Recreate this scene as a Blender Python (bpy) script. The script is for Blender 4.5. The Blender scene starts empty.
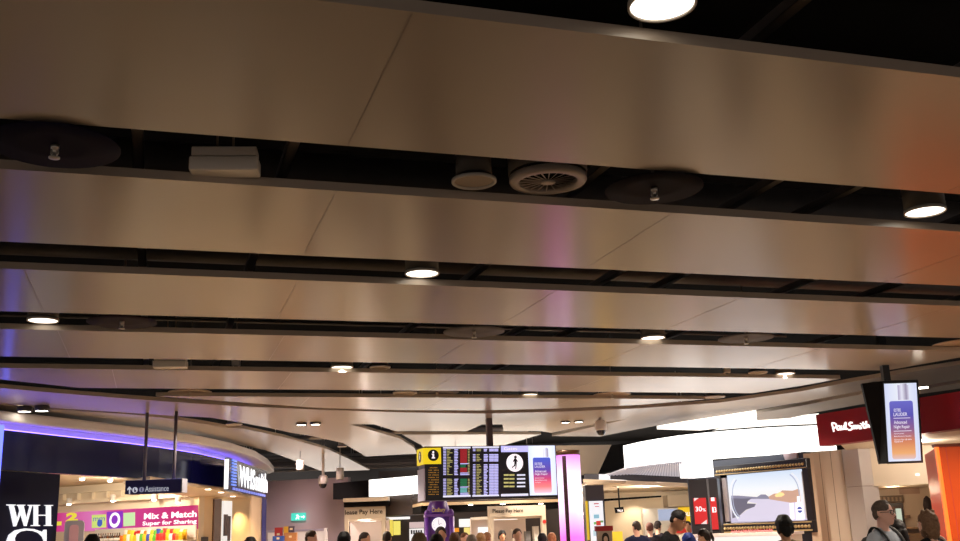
import bpy, bmesh, math, random
from mathutils import Vector, Matrix
random.seed(7)
SC = bpy.context.scene
COL = SC.collection
PI = math.pi
# ------------------------------------------------------------------ camera
FPX, PITCH, ROLL, EYE = 1020.0, math.radians(14.4), math.radians(-2.0), 1.58
CAM = Vector((0, 0, EYE))
def ray(px, py):
    x = px - 480.0; y = 270.5 - py
    c, s = math.cos(ROLL), math.sin(ROLL)
    x, y = c*x - s*y, s*x + c*y
    return Vector((x, FPX*math.cos(PITCH) - y*math.sin(PITCH), FPX*math.sin(PITCH) + y*math.cos(PITCH))) / FPX
def at_z(px, py, z):
    d = ray(px, py); return CAM + d*((z-EYE)/d.z)
def at_y(px, py, Y):
    d = ray(px, py); return CAM + d*(Y/d.y)
cam = bpy.data.cameras.new('camera'); co = bpy.data.objects.new('camera', cam); COL.objects.link(co)
f = ray(480, 270.5).normalized(); r = (ray(481, 270.5)-ray(480, 270.5)).normalized(); u = r.cross(f)
m = Matrix((( r.x, u.x, -f.x, 0), (r.y, u.y, -f.y, 0), (r.z, u.z, -f.z, EYE), (0, 0, 0, 1)))
co.matrix_world = m
cam.sensor_width = 36; cam.sensor_fit = 'HORIZONTAL'; cam.lens = FPX/960*36; cam.clip_start = .05; cam.clip_end = 200
SC.camera = co
SC.view_settings.view_transform = 'Standard'; SC.view_settings.look = 'None'; SC.view_settings.exposure = 0; SC.view_settings.gamma = 1
SC.cycles.use_denoising = True
SC.cycles.max_bounces = 8; SC.cycles.sample_clamp_indirect = 4.0
# ------------------------------------------------------------------ materials
def lin(c): return c/12.92 if c <= .04045 else ((c+.055)/1.055)**2.4
def C(r, g, b): return (lin(r/255), lin(g/255), lin(b/255))
MATS = {}
def M(name, col, rough=.5, metal=0, em=0, spec=.5):
    if name in MATS: return MATS[name]
    mt = bpy.data.materials.new(name); mt.use_nodes = True
    b = mt.node_tree.nodes['Principled BSDF']
    b.inputs['Base Color'].default_value = (*col, 1); b.inputs['Roughness'].default_value = rough
    b.inputs['Metallic'].default_value = metal; b.inputs['Specular IOR Level'].default_value = spec
    if em:
        b.inputs['Emission Color'].default_value = (*col, 1); b.inputs['Emission Strength'].default_value = em
        b.inputs['Base Color'].default_value = (col[0]*.3, col[1]*.3, col[2]*.3, 1)
    MATS[name] = mt; return mt
def G(name, c, em=1.0, rough=.4):           # a thing that gives off light: screens, signs, lamps
    return M(name, C(*c), rough, 0, em)
def speckle(mt, scale, amt, bump=0, detail=4):
    nt = mt.node_tree; b = nt.nodes['Principled BSDF']; base = b.inputs['Base Color'].default_value[:]
    tc = nt.nodes.new('ShaderNodeTexCoord'); n = nt.nodes.new('ShaderNodeTexNoise'); n.inputs['Scale'].default_value = scale; n.inputs['Detail'].default_value = detail
    mx = nt.nodes.new('ShaderNodeMix'); mx.data_type = 'RGBA'
    nt.links.new(tc.outputs['Object'], n.inputs['Vector']); nt.links.new(n.outputs['Fac'], mx.inputs['Factor'])
    mx.inputs['A'].default_value = tuple(max(0, c*(1-amt)) for c in base[:3])+(1,); mx.inputs['B'].default_value = tuple(min(1, c*(1+amt)) for c in base[:3])+(1,)
    nt.links.new(mx.outputs['Result'], b.inputs['Base Color'])
    if bump:
        bp = nt.nodes.new('ShaderNodeBump'); bp.inputs['Strength'].default_value = bump; bp.inputs['Distance'].default_value = .01
        nt.links.new(n.outputs['Fac'], bp.inputs['Height']); nt.links.new(bp.outputs['Normal'], b.inputs['Normal'])
    return mt
def ramp_em(name, stops, axis, lo, hi, em=1.0, base=(.05,.05,.05)):
    """lit picture whose colour runs along one object axis, from lo to hi metres"""
    if name in MATS: return MATS[name]
    mt = bpy.data.materials.new(name); mt.use_nodes = True; nt = mt.node_tree; b = nt.nodes['Principled BSDF']
    tc = nt.nodes.new('ShaderNodeTexCoord'); sp = nt.nodes.new('ShaderNodeSeparateXYZ'); mr = nt.nodes.new('ShaderNodeMapRange'); cr = nt.nodes.new('ShaderNodeValToRGB')
    nt.links.new(tc.outputs['Object'], sp.inputs[0]); nt.links.new(sp.outputs[axis], mr.inputs['Value'])
    mr.inputs['From Min'].default_value = lo; mr.inputs['From Max'].default_value = hi
    nt.links.new(mr.outputs[0], cr.inputs[0])
    while len(cr.color_ramp.elements) < len(stops): cr.color_ramp.elements.new(.5)
    for e, (p, c) in zip(cr.color_ramp.elements, stops): e.position = p; e.color = (*C(*c), 1)
    nt.links.new(cr.outputs[0], b.inputs['Emission Color']); b.inputs['Emission Strength'].default_value = em
    b.inputs['Base Color'].default_value = (*base, 1); b.inputs['Roughness'].default_value = .35
    MATS[name] = mt; return mt
# ------------------------------------------------------------------ objects
WL = {}
def tag(o, label=None, cat=None, group=None, kind=None):
    if label: o['label'] = label
    if cat: o['category'] = cat
    if group: o['group'] = group
    if kind: o['kind'] = kind
    return o
def empty(name, loc, label=None, cat=None, group=None):
    o = bpy.data.objects.new(name, None); COL.objects.link(o); o.location = loc; o.empty_display_size = .1
    WL[o.name] = Vector(loc); return tag(o, label, cat, group)
class Fr:
    """upright plane of a sign or wall: origin, direction to the right, outward normal towards the hall"""
    def __init__(s, O, ex, tilt=0):
        s.O = Vector(O); e = Vector((ex[0], ex[1], 0)).normalized(); s.ex = e; s.tilt = tilt; n = Vector((e.y, -e.x, 0))
        s.n = n*math.cos(tilt) - Vector((0, 0, math.sin(tilt))); s.ez = n*math.sin(tilt) + Vector((0, 0, math.cos(tilt)))   # tilt leans the top towards the hall
    def w(s, x, y, z): return s.O + s.ex*x + s.n*y + s.ez*z
    def l(s, px, py, y=0):
        d = ray(px, py); t = (s.O + s.n*y - CAM).dot(s.n)/d.dot(s.n); p = CAM + d*t - s.O
        return p.dot(s.ex), p.dot(s.ez)
    def off(s, d):
        q = Fr(s.O + s.n*d, s.ex, s.tilt); return q
W0 = Fr((0, 0, 0), (1, 0))
class MB:
    def __init__(s): s.v = []; s.f = []; s.mi = []; s.sm = []
    def add(s, vs, fs, mi=0, smooth=False):
        b = len(s.v); s.v += [Vector(p) for p in vs]
        for q in fs: s.f.append([b+i for i in q]); s.mi.append(mi); s.sm.append(smooth)
        return s
    def box(s, x0, x1, y0, y1, z0, z1, fr=None, mi=0):
        fr = fr or W0
        if fr is W0: w = lambda x, y, z: (x, y, z)
        else: w = fr.w
        P = [w(x, y, z) for z in (z0, z1) for y in (y0, y1) for x in (x0, x1)]
        fs = [(0,2,3,1), (4,5,7,6), (0,1,5,4), (2,6,7,3), (0,4,6,2), (1,3,7,5)]
        return s.add(P, fs, mi)
    def prism(s, poly, z0, z1, mi=0):
        n = len(poly)
        ar = sum(poly[i][0]*poly[(i+1) % n][1]-poly[(i+1) % n][0]*poly[i][1] for i in range(n))
        if ar < 0: poly = poly[::-1]
        P = [(p[0], p[1], z0) for p in poly] + [(p[0], p[1], z1) for p in poly]
        fs = [tuple(range(n))[::-1], tuple(range(n, 2*n))] + [(i, (i+1) % n, n+(i+1) % n, n+i) for i in range(n)]
        return s.add(P, fs, mi)
    def fpoly(s, fr, poly, y0, y1, mi=0):
        """flat shape with thickness on an upright plane; poly in (x, z)"""
        n = len(poly)
        P = [fr.w(p[0], y1, p[1]) for p in poly] + [fr.w(p[0], y0, p[1]) for p in poly]
        fs = [tuple(range(n)), tuple(range(n, 2*n))[::-1]] + [(i, n+i, n+(i+1) % n, (i+1) % n) for i in range(n)]
        return s.add(P, fs, mi)
    def fdisc(s, fr, x, z, r, y0, y1, mi=0, n=20, rz=None):
        rz = rz or r
        return s.fpoly(fr, [(x+r*math.cos(2*PI*i/n), z+rz*math.sin(2*PI*i/n)) for i in range(n)], y0, y1, mi)
    def tube(s, pts, rad, n=10, mi=0, cap=True, smooth=True):
        pts = [Vector(p) for p in pts]; rad = rad if isinstance(rad, (list, tuple)) else [rad]*len(pts)
        rings = []; up = None
        for i, p in enumerate(pts):
            t = (pts[min(i+1, len(pts)-1)] - pts[max(i-1, 0)]).normalized()
            if up is None: up = Vector((0, 0, 1)) if abs(t.z) < .9 else Vector((1, 0, 0))
            a = t.cross(up).normalized(); b = a.cross(t).normalized(); up = b
            rr = rad[i]; rx, ry = rr if isinstance(rr, (tuple, list)) else (rr, rr)
            rings.append([p + a*(rx*math.cos(2*PI*k/n)) + b*(ry*math.sin(2*PI*k/n)) for k in range(n)])
        P = [q for R in rings for q in R]
        fs = [(i*n+k, i*n+(k+1) % n, (i+1)*n+(k+1) % n, (i+1)*n+k) for i in range(len(pts)-1) for k in range(n)]
        s.add(P, fs, mi, smooth)
        if cap:
            b = len(s.v)-len(P)
            s.f.append([b+k for k in range(n)][::-1]); s.mi.append(mi); s.sm.append(False)
            s.f.append([b+(len(pts)-1)*n+k for k in range(n)]); s.mi.append(mi); s.sm.append(False)
        return s
    def lathe(s, prof, c=(0, 0, 0), n=28, mi=0, smooth=True):
        """prof: (radius, z) pairs"""
        P = [(c[0]+r*math.cos(2*PI*k/n), c[1]+r*math.sin(2*PI*k/n), c[2]+z) for r, z in prof for k in range(n)]
        fs = [(i*n+k, i*n+(k+1) % n, (i+1)*n+(k+1) % n, (i+1)*n+k) for i in range(len(prof)-1) for k in range(n)]
        s.add(P, fs, mi, smooth)
        b = len(s.v)-len(P)
        if prof[0] == prof[-1]: return s
        if prof[0][0] > 1e-4: s.f.append([b+k for k in range(n)][::-1]); s.mi.append(mi); s.sm.append(False)
        if prof[-1][0] > 1e-4 and prof[0][0] > 1e-4: s.f.append([b+(len(prof)-1)*n+k for k in range(n)]); s.mi.append(mi); s.sm.append(False)
        return s
    def ell(s, c, r, mi=0, n=14, m=9, R=None):
        P = []; c = Vector(c)
        for i in range(m+1):
            t = PI*i/m
            for k in range(n):
                q = Vector((r[0]*math.sin(t)*math.cos(2*PI*k/n), r[1]*math.sin(t)*math.sin(2*PI*k/n), r[2]*math.cos(t)))
                P.append(c + (R @ q if R else q))
        fs = [(i*n+k, (i+1)*n+k, (i+1)*n+(k+1) % n, i*n+(k+1) % n) for i in range(m) for k in range(n)]
        return s.add(P, fs, mi, True)
    def xf(s, mat):
        s.v = [mat @ p for p in s.v]; return s
    def mesh(s, name, mats, org=Vector()):
        me = bpy.data.meshes.new(name); me.from_pydata([tuple(p-org) for p in s.v], [], s.f)
        for mt in (mats if isinstance(mats, (list, tuple)) else [mats]): me.materials.append(mt)
        for p, mi, sm in zip(me.polygons, s.mi, s.sm): p.material_index = mi; p.use_smooth = sm
        return me
    def build(s, name, mats, parent=None, recalc=True, bevel=0, org=None):
        xs = [p.x for p in s.v]; ys = [p.y for p in s.v]; zs = [p.z for p in s.v]
        if org is None: org = Vector(((min(xs)+max(xs))/2, (min(ys)+max(ys))/2, min(zs)))
        org = Vector(org)
        me = s.mesh(name, mats, org)
        bm = bmesh.new(); bm.from_mesh(me)
        bmesh.ops.remove_doubles(bm, verts=bm.verts, dist=1e-6)
        if recalc: bmesh.ops.recalc_face_normals(bm, faces=bm.faces)
        big = [q for q in bm.faces if len(q.verts) > 4]
        if big: bmesh.ops.triangulate(bm, faces=big)
        bm.to_mesh(me); bm.free()
        o = bpy.data.objects.new(name, me); COL.objects.link(o)
        if parent is not None:
            o.parent = parent; o.location = org - WL[parent.name]
        else: o.location = org
        WL[o.name] = org
        if bevel:
            md = o.modifiers.new('bevel', 'BEVEL'); md.width = bevel; md.segments = 2; md.limit_method = 'ANGLE'
        return o
def thing(mb, name, mats, label, cat, group=None, **k): return tag(mb.build(name, mats, **k), label, cat, group)
def struct(mb, name, mats, **k): return tag(mb.build(name, mats, **k), None, None, None, 'structure')
def copy_tree(o, delta, parent=None):
    c = o.copy(); COL.objects.link(c)
    if parent is None: c.location = o.location + Vector(delta); WL[c.name] = WL[o.name] + Vector(delta)
    else: c.parent = parent; WL[c.name] = WL[o.name] + Vector(delta)
    for ch in [x for x in bpy.data.objects if x.parent == o]: copy_tree(ch, delta, c)
    return c
_T = {}
def glyphs(txt, bold=0.0, shear=0.0):
    key = (txt, bold, shear)
    if key not in _T:
        cu = bpy.data.curves.new('text', 'FONT'); cu.body = txt; cu.size = 1; cu.offset = bold; cu.shear = shear; cu.resolution_u = 3
        ob = bpy.data.objects.new('text', cu); COL.objects.link(ob)
        dg = bpy.context.evaluated_depsgraph_get(); dg.update()
        me = bpy.data.meshes.new_from_object(ob.evaluated_get(dg))
        _T[key] = ([(v.co.x, v.co.y) for v in me.vertices], [tuple(p.vertices) for p in me.polygons])
        bpy.data.objects.remove(ob); bpy.data.curves.remove(cu); bpy.data.meshes.remove(me)
    return _T[key]
def ftext(mb, fr, txt, x0, x1, z0, z1, y=.004, mi=0, bold=0.0, shear=0.0, slope=0.0):
    """lettering fitted to a box on an upright plane, as thin raised letters"""
    vs, fs = glyphs(txt, bold, shear)
    ax = min(v[0] for v in vs); bx = max(v[0] for v in vs); az = min(v[1] for v in vs); bz = max(v[1] for v in vs)
    P = []
    for x, z in vs:
        t = (x-ax)/(bx-ax); P.append(fr.w(x0+(x1-x0)*t, y, z0+(z1-z0)*(z-az)/(bz-az)+slope*t))
    return mb.add(P, fs, mi)
def plan(pix, z): return [tuple(at_z(px, py, z)[:2]) for px, py in pix]
# ================================================================== SETTING: floor, void, ceiling panels
A = 0.30903; U = Vector((math.cos(A), math.sin(A), 0)); V = Vector((-math.sin(A), math.cos(A), 0))
def uv(u_, v_, z=0): return U*u_ + V*v_ + Vector((0, 0, z))
ZB, ZT = 3.78, 3.84
floor_m = M('floor_tile', C(190, 168, 138), .3, spec=.4)
nt = floor_m.node_tree; b_ = nt.nodes['Principled BSDF']
tc = nt.nodes.new('ShaderNodeTexCoord'); mp = nt.nodes.new('ShaderNodeMapping'); mp.inputs['Rotation'].default_value = (0, 0, A); br = nt.nodes.new('ShaderNodeTexBrick')
br.offset = 0; br.inputs['Scale'].default_value = 1; br.inputs['Brick Width'].default_value = .6; br.inputs['Row Height'].default_value = .6; br.inputs['Mortar Size'].default_value = .004
br.inputs['Color1'].default_value = (*C(188, 168, 138), 1); br.inputs['Color2'].default_value = (*C(178, 158, 130), 1); br.inputs['Mortar'].default_value = (*C(120, 105, 88), 1)
nt.links.new(tc.outputs['Object'], mp.inputs[0]); nt.links.new(mp.outputs[0], br.inputs['Vector']); nt.links.new(br.outputs['Color'], b_.inputs['Base Color'])
struct(MB().box(-26, 26, -14, 46, -.1, 0), 'floor', floor_m)
black = M('void_black', C(14, 13, 13), .9, spec=.1)
struct(MB().box(-26, 26, -14, 46, 5.0, 5.1), 'ceiling', black)
struct(MB().box(-26, 26, 42, 42.2, 3.75, 5.0), 'wall_back_upper', M('wall_far_dark', C(26, 24, 24), .8, spec=.2))
struct(MB().box(-26, 26, 42, 42.2, 0, 3.749), 'wall_back', M('wall_far_pale', C(226, 220, 216), .7))
# panels: lacquered warm off-white metal
slat_m = M('panel_lacquer', C(176, 160, 143), .23, spec=.5)
def finish_slat():
    nt = slat_m.node_tree; b = nt.nodes['Principled BSDF']
    tc = nt.nodes.new('ShaderNodeTexCoord'); n = nt.nodes.new('ShaderNodeTexNoise'); n.inputs['Scale'].default_value = 90; n.inputs['Detail'].default_value = 2
    tg = nt.nodes.new('ShaderNodeCombineXYZ'); tg.inputs[0].default_value = V.x; tg.inputs[1].default_value = V.y; nt.links.new(tg.outputs[0], b.inputs['Tangent']); b.inputs['Anisotropic'].default_value = .42   # fine brushed grain running along the panels
    bp = nt.nodes.new('ShaderNodeBump'); bp.inputs['Strength'].default_value = .02; bp.inputs['Distance'].default_value = .002
    nt.links.new(tc.outputs['Object'], n.inputs['Vector']); nt.links.new(n.outputs['Fac'], bp.inputs['Height']); nt.links.new(bp.outputs['Normal'], b.inputs['Normal'])
finish_slat()
joint_m = M('joint_shadow', C(140, 122, 106), .5)
def clip(poly, conv):
    """Sutherland-Hodgman against a convex counter-clockwise polygon"""
    out = poly
    for i in range(len(conv)):
        a, b = conv[i], conv[(i+1) % len(conv)]; inp = out; out = []
        sd = lambda p: (b[0]-a[0])*(p[1]-a[1])-(b[1]-a[1])*(p[0]-a[0])
        for j in range(len(inp)):
            p, q = inp[j], inp[(j+1) % len(inp)]; sp_, sq = sd(p), sd(q)
            if sp_ >= 0: out.append(p)
            if sp_*sq < 0:
                t = sp_/(sp_-sq); out.append((p[0]+(q[0]-p[0])*t, p[1]+(q[1]-p[1])*t))
        if not out: return []
    return out
inner = plan([(0,379.3),(70,386.5),(160,396.5),(240,402),(320,408),(400,410.2),(480,410.3),(560,408.5),(640,404.8),(720,398),(800,386),(850,376.5),(900,368),(960,357)], ZB)
# the inner field ends in a sweeping convex curve; carry it on past the frame
inner = [(-12, 2), (-8.4, 10.3)] + inner + [(8.6, 11.6), (11, 5), (12, -3), (-12, -3)]
inner = inner[::-1]
hull = []
def hull_of(pts):
    pts = sorted(set(pts)); lo = []; hi = []
    cr = lambda o, a, b: (a[0]-o[0])*(b[1]-o[1])-(a[1]-o[1])*(b[0]-o[0])
    for p in pts:
        while len(lo) > 1 and cr(lo[-2], lo[-1], p) <= 0: lo.pop()
        lo.append(p)
    for p in reversed(pts):
        while len(hi) > 1 and cr(hi[-2], hi[-1], p) <= 0: hi.pop()
        hi.append(p)
    return lo[:-1]+hi[:-1]
inner = hull_of(inner)
def panel(poly, label, joints=(), zb=ZB, zt=ZT, group='broad tan ceiling panels in parallel rows'):
    mb = MB().prism(poly, zb, zt)
    for a, b in joints:                       # fine open joints between sheets: slots standing a hair proud in shadow colour
        d = Vector((b[0]-a[0], b[1]-a[1], 0)).normalized(); w = Vector((-d.y, d.x, 0))*.004
        a3, b3 = Vector((a[0], a[1], 0)), Vector((b[0], b[1], 0))
        mb.prism([tuple((a3-w)[:2]), tuple((b3-w)[:2]), tuple((b3+w)[:2]), tuple((a3+w)[:2])], zb-.0015, zb+.01, 1)
    return thing(mb, 'ceiling_panel', [slat_m, joint_m], label, 'ceiling panel', group)
rows = [(1.47, 3.09, (), -8, 9, 'tan ceiling panel almost overhead, beyond the dark slot above the topmost visible panel'),
 (3.897, 5.515, (.98, -1.3, 5.2), -8, 10, 'topmost and broadest tan ceiling panel, directly above the sprinkler disc slot'),
 (6.317, 7.941, (1.05, 3.5, 6.6, -1.2), -9, 11, 'second broad tan ceiling panel from the top, with the pink reflection streak'),
 (8.761, 10.432, (1.12, 3.55, 5.55, 8.2, -1.1), -9, 12, 'third tan ceiling panel from the top, just below the lit downlight in mid slot'),
 (11.314, 13.008, (-1.05, 1.3, 3.45, 5.75, 8.3), -9, 12, 'fourth tan ceiling panel from the top, right end cut by the sweeping curve'),
 (13.864, 15.593, (-.6, 1.7, 4.05, 6.4), -9, 12, 'fifth tan ceiling panel from the top, both ends cut by the curved slot'),
 (16.42, 18.2, (2.3, 4.6, 6.9), -9, 12, 'thin sixth ceiling panel, narrow sliver against the long curved ceiling slot')]
for v0, v1, js, u0, u1, lab in rows:
    P = [tuple(uv(a, b)[:2]) for a, b in ((u0, v0), (u1, v0), (u1, v1), (u0, v1))]
    P = clip(P, inner) if v0 > 8 else P
    jj = []
    for q in js:
        J = clip([tuple(uv(a, b)[:2]) for a, b in ((q-.02, v0), (q+.02, v0), (q+.02, v1), (q-.02, v1))], inner) if v0 > 8 else [tuple(uv(q, v0)[:2]), tuple(uv(q, v1)[:2])]
        if len(J) >= 2:
            vs = [Vector((p[0], p[1], 0)).dot(V) for p in J]; jj.append((tuple(uv(q, min(vs)+.02)[:2]), tuple(uv(q, max(vs)-.02)[:2])))
    panel(P, lab, jj)
# curved band round the field and the panels beyond it
cg = 'curved ceiling panels beyond the parallel rows'
R1 = [(-100,378),(0,388),(70,394),(160,401),(240,406.3),(320,409.8),(400,412.3),(480,413.6),(560,411.8),(640,408.3),(720,402.5),(800,391.5),(850,382),(900,373.5),(960,364.5),(1060,345),
      (1060,372),(960,380),(929,385),(866,390),(800,402.5),(756,410),(657,425.5),(600,436.5),(552,436.2),(628,418.8),(593,424.3),(551,433),(541,431),(503,431),(503,424.5),(482,424.5),(467,431.2),(396,431.2),(374,424.3),(350,424.2),
      (400,438.6),(414,447.5),(417,453.6),(366,456.5),(343,443),(315,436.7),(290,432.5),(267,427.5),(243,423),(210,417.5),(177,416),(132,413),(48,407.7),(0,403.2),(-100,392)]
panel(plan(R1, ZB), 'long curved ceiling panel sweeping across the photo behind the parallel rows', group=cg)
R2 = [(-100,393.5),(0,404.3),(48,408.8),(132,414.6),(167,418.3),(200,423),(227,427.8),(243,428.6),(283,437),(307,443.5),(327,449),(348,458.5),(370,470),(323,471.7),(285,457),(265,450),(240,445),(160,430),(80,421),(0,412),(-100,400)]
panel(plan(R2, ZB), 'tapering ceiling panel above the navy shop canopy, ending in a point', group=cg)
T3 = [(402,434.6),(541,434.4),(503,445.5),(470,450),(426,449.4),(421,445)]
panel(plan(T3, ZB), 'small bright ceiling panel just above the flight information screens', group=cg)
R3 = [(757,413.4),(800,406),(866,393.4),(929,388),(960,383.2),(1060,375),(1060,383),(960,388.5),(920,394),(866,403.5),(818,412),(790,418),(757.5,420.3)]
panel(plan(R3, ZB), 'long narrow ceiling panel above the white lightbox and dark red sign', group=cg)
lit_m = G('luminous_panel', (255, 248, 238), 1.5)
for poly, lab in (([(657,429.3),(735,416.2),(756.5,413),(757,420.3),(724,427.6),(700,430.5)], 'white luminous ceiling panel above the long lightbox, left of the dark red sign'), ([(712,434),(724,430.5),(757,423.5),(800,419),(819,417),(822,426),(770,427.5)], 'second white luminous ceiling panel just over the long lightbox')):
    mb = MB().prism(plan(poly, ZB-.02), ZB-.02, ZB+.06); thing(mb, 'luminous_panel', lit_m, lab, 'ceiling light', 'luminous panels over the lightbox')
# ------------------------------------------------------------------ black void: channels, ducts, pipes
dark = M('dark_steel', C(112, 102, 94), .55, .2)
duct_m = speckle(M('dark_duct', C(84, 74, 66), .6, .1), 6, .25)
lane = Vector((0, 0, 0))
def channel(u0, v0, v1, z=4.02):
    mb = MB(); fr = Fr(tuple(uv(u0, 0)), (V.x, V.y))
    mb.box(v0, v1, -.035, .035, z, z+.006, fr); mb.box(v0, v1, -.035, -.029, z, z+.06, fr); mb.box(v0, v1, .029, .035, z, z+.06, fr)
    return mb
for q in (-5.6, -3.3, -.2, .75, 2.9, 4.3, 5.0, 6.5, 7.6, 8.9):
    v1 = 17 if -3 < q < 6 else 13
    thing(channel(q, 2.2, v1), 'ceiling_channel', dark, 'thin dark steel channel crossing the black void above the tan panels', 'steel channel', 'steel channels in the ceiling void')
for v_, z_, r_, u0, u1 in ((3.45, 4.62, .16, -8, 2.7), (5.95, 4.5, .12, -8, 9), (8.2, 4.55, .2, -9, 10), (10.5, 4.5, .14, -7, 11)):
    thing(MB().tube([uv(u0, v_, z_), uv(u1, v_, z_)], r_, 16), 'ventilation_duct', duct_m, 'dark round ventilation duct lying in the black slot between tan panels', 'duct', 'ducts in the ceiling void')
for v_, z_ in ((5.62, 4.3), (8.05, 4.25), (13.1, 4.3), (6.25, 4.18)):
    thing(MB().tube([uv(-8, v_, z_), uv(9, v_, z_)], .022, 8), 'pipe', dark, 'thin dark pipe running along the black slot between tan panels', 'pipe', 'pipes in the ceiling void')
# big square duct and bracing in the slot nearest the camera
thing(MB().box(3.0, 4.5, -.2, .2, 4.35, 4.7, Fr(tuple(uv(0, 3.5)), (U.x, U.y))), 'square_duct', duct_m, 'dark square duct in the black slot at the top right corner', 'duct')
# services behind the panels, over the shops
svc = M('service_grey', C(150, 142, 140), .5, .2)
for (x0, y0, x1, y1, z_, r_) in ((-10, 33.9, 1.0, 34.9, 3.93, .06), (-10, 35.2, 1.5, 35.4, 4.06, .08), (-10, 35.4, 1.5, 36.4, 4.2, .07), (-10, 36.5, 1.5, 36.0, 3.92, .05), (-9, 33.0, .5, 33.0, 4.12, .045), (-5.4, 24.9, -3.4, 25, 3.95, .05), (-4, 33.6, 2.5, 34.0, 4.3, .05), (-3, 23.5, 1, 24.2, 3.9, .06)):
    o = thing(MB().tube([(x0, y0, z_), (x1, y1, z_)], r_, 10), 'service_pipe', svc, 'grey service pipe hanging in the dark ceiling behind the curved panels', 'pipe', 'service pipes over the shops')
    for t in (.15, .5, .85): MB().tube([(x0+(x1-x0)*t, y0+(y1-y0)*t, z_), (x0+(x1-x0)*t, y0+(y1-y0)*t, 5.0)], .01, 6).build('hanger', svc, o)
for (x0, y0, x1, y1, z_) in ((-9.5, 37.4, 1, 37.8, 4.1), (-3.6, 22.6, .5, 24, 4.05), (2.2, 24.5, 5, 23, 4.05)):
    fr = Fr((x0, y0, 0), (x1-x0, y1-y0)); L = (Vector((x1, y1, 0))-Vector((x0, y0, 0))).length
    mb = MB(); mb.box(0, L, -.15, -.13, z_, z_+.07, fr); mb.box(0, L, .13, .15, z_, z_+.07, fr)
    k = 0
    while k < L: mb.box(k, k+.03, -.15, .15, z_, z_+.015, fr); k += .3
    o = thing(mb, 'cable_tray', svc, 'ladder cable tray hung in the dark ceiling behind the curved panels', 'cable tray', 'cable trays over the shops')
    for t in (.2, .8):
        for y_ in (-.14, .14): MB().tube([fr.w(L*t, y_, z_), fr.w(L*t, y_, 5.0)], .008, 6).build('hanger', svc, o)
# ------------------------------------------------------------------ fittings in the slots
glow = M('lamp_glow', C(255, 244, 226), .4, 0, 3.5)
glow2 = M('small_lamp_glow', C(255, 244, 224), .4, 0, 12)
can_m = M('lamp_can_grey', C(92, 86, 80), .5)
rim_m = M('white_rim', C(200, 190, 178), .4)
def downlight(p, r_, label, h=.26, tilt=None):
    e = empty('downlight', p, label, 'ceiling light', 'round downlights in the ceiling slots')
    MB().lathe([(r_*.9, .01), (r_, .0), (r_, h), (r_*.9, h)], p).build('housing', can_m, e)
    MB().lathe([(r_*.96, -.012), (r_*1.03, -.012), (r_*1.03, .012), (r_*.96, .012), (r_*.96, -.012)], p).build('rim', rim_m, e)
    MB().lathe([(0, -.006), (r_*.6, -.008), (r_*.955, -.002)], p).build('lens', glow, e)
    return e
zc = 3.85
dl = [((43,320),'lit downlight at the far left, in the slot under the third panel'), ((422,273),'lit downlight in the middle slot under the second panel, left of centre'), ((925,211),'large lit downlight at the right edge between the top two panels'),
      ((653,337.5),'lit downlight right of centre, beside a grey sprinkler disc'), ((342,367),'lit downlight left of a pale round speaker, under the fourth panel'), ((785,373.5),'lit downlight at right, beside a pale round grille under the fourth panel'),
      ((529,394.5),'small lit downlight in the slot above the flight screens'), ((662,4),'brightest downlight, cut by the top edge of the photo')]
for q, lab in dl:
    p = at_z(*q, zc); downlight(tuple(p), .15, lab)
for (a, b) in ((-3.2, 3.6), (2.5, .9), (-2.4, .9), (6.5, .9), (2.5, -2.6), (-2.5, -2.6), (7, -2.6), (-6, .9), (-1.6, 6.0), (-5.3, 6.0), (9, 8.4), (-5, 8.4), (-5.6, 11)):
    downlight(tuple(uv(a, b, zc)), .15, 'round downlight of the slotted ceiling outside the photo')
def square_pair(px, py, lab, h_=.085, r0=.1):
    p = at_z(px, py, ZB)
    e = empty('twin_downlight', p, lab, 'ceiling light', 'small twin downlights under the curved panel')
    for s in (-1, 1):
        q = p + Vector((s*.14, 0, 0))
        MB().lathe([(r0, 0), (r0+.015, -.01), (r0+.015, -h_), (r0, -h_-.005), (r0, 0)], q, 20).build('shade', M('shade_dark', C(60, 55, 55), .5), e)
        MB().lathe([(0, -h_+.001), (r0-.002, -h_+.001)], q, 20).build('lens', glow2, e)
square_pair(33.5, 406, 'pair of small round downlights at left above the navy canopy')
square_pair(308.5, 422.5, 'pair of small downlights in the curved panel left of the screens', .045, .095)
square_pair(572, 421, 'pair of small downlights in the curved panel right of the screens', .03, .09)
disc_m = M('disc_navy', C(24, 19, 38), .7, spec=.05)
disc_g = M('disc_grey', C(84, 78, 78), .65, spec=.2); disc_t = M('disc_tan', C(175, 150, 128), .4)
brass = M('sprinkler_metal', C(190, 180, 165), .3, .8)
def sprinkler(px, py, r_, mt, lab, z=3.84):
    p = at_z(px, py, z)
    e = empty('sprinkler_disc', p, lab, 'sprinkler', 'sprinkler heads under round shield discs')
    MB().tube([p+Vector((0, 0, .015)), (p.x, p.y, 5.0)], .011, 6).build('drop_pipe', dark, e)
    MB().lathe([(0, .012), (r_*.5, .012), (r_, 0), (r_, .008), (r_*.5, .022), (0, .022)], p, 48).build('shield_disc', mt, e)
    q = p + Vector((0, 0, -.01))
    s = MB(); s.lathe([(.022, .02), (.022, 0), (.012, -.004), (.012, -.045), (.03, -.05), (.03, -.058), (0, -.06)], q, 14)
    s.tube([q+Vector((.018, 0, 0)), q+Vector((.02, 0, -.03)), q+Vector((.006, 0, -.05))], .004, 6); s.tube([q-Vector((.018, 0, 0)), q+Vector((-.02, 0, -.03)), q+Vector((-.006, 0, -.05))], .004, 6)
    s.build('sprinkler_head', brass, e)
    return e
sprinkler(55, 147, .35, disc_m, 'large dark navy sprinkler disc at the top left, in the slot under the topmost panel', 3.755)
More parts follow.
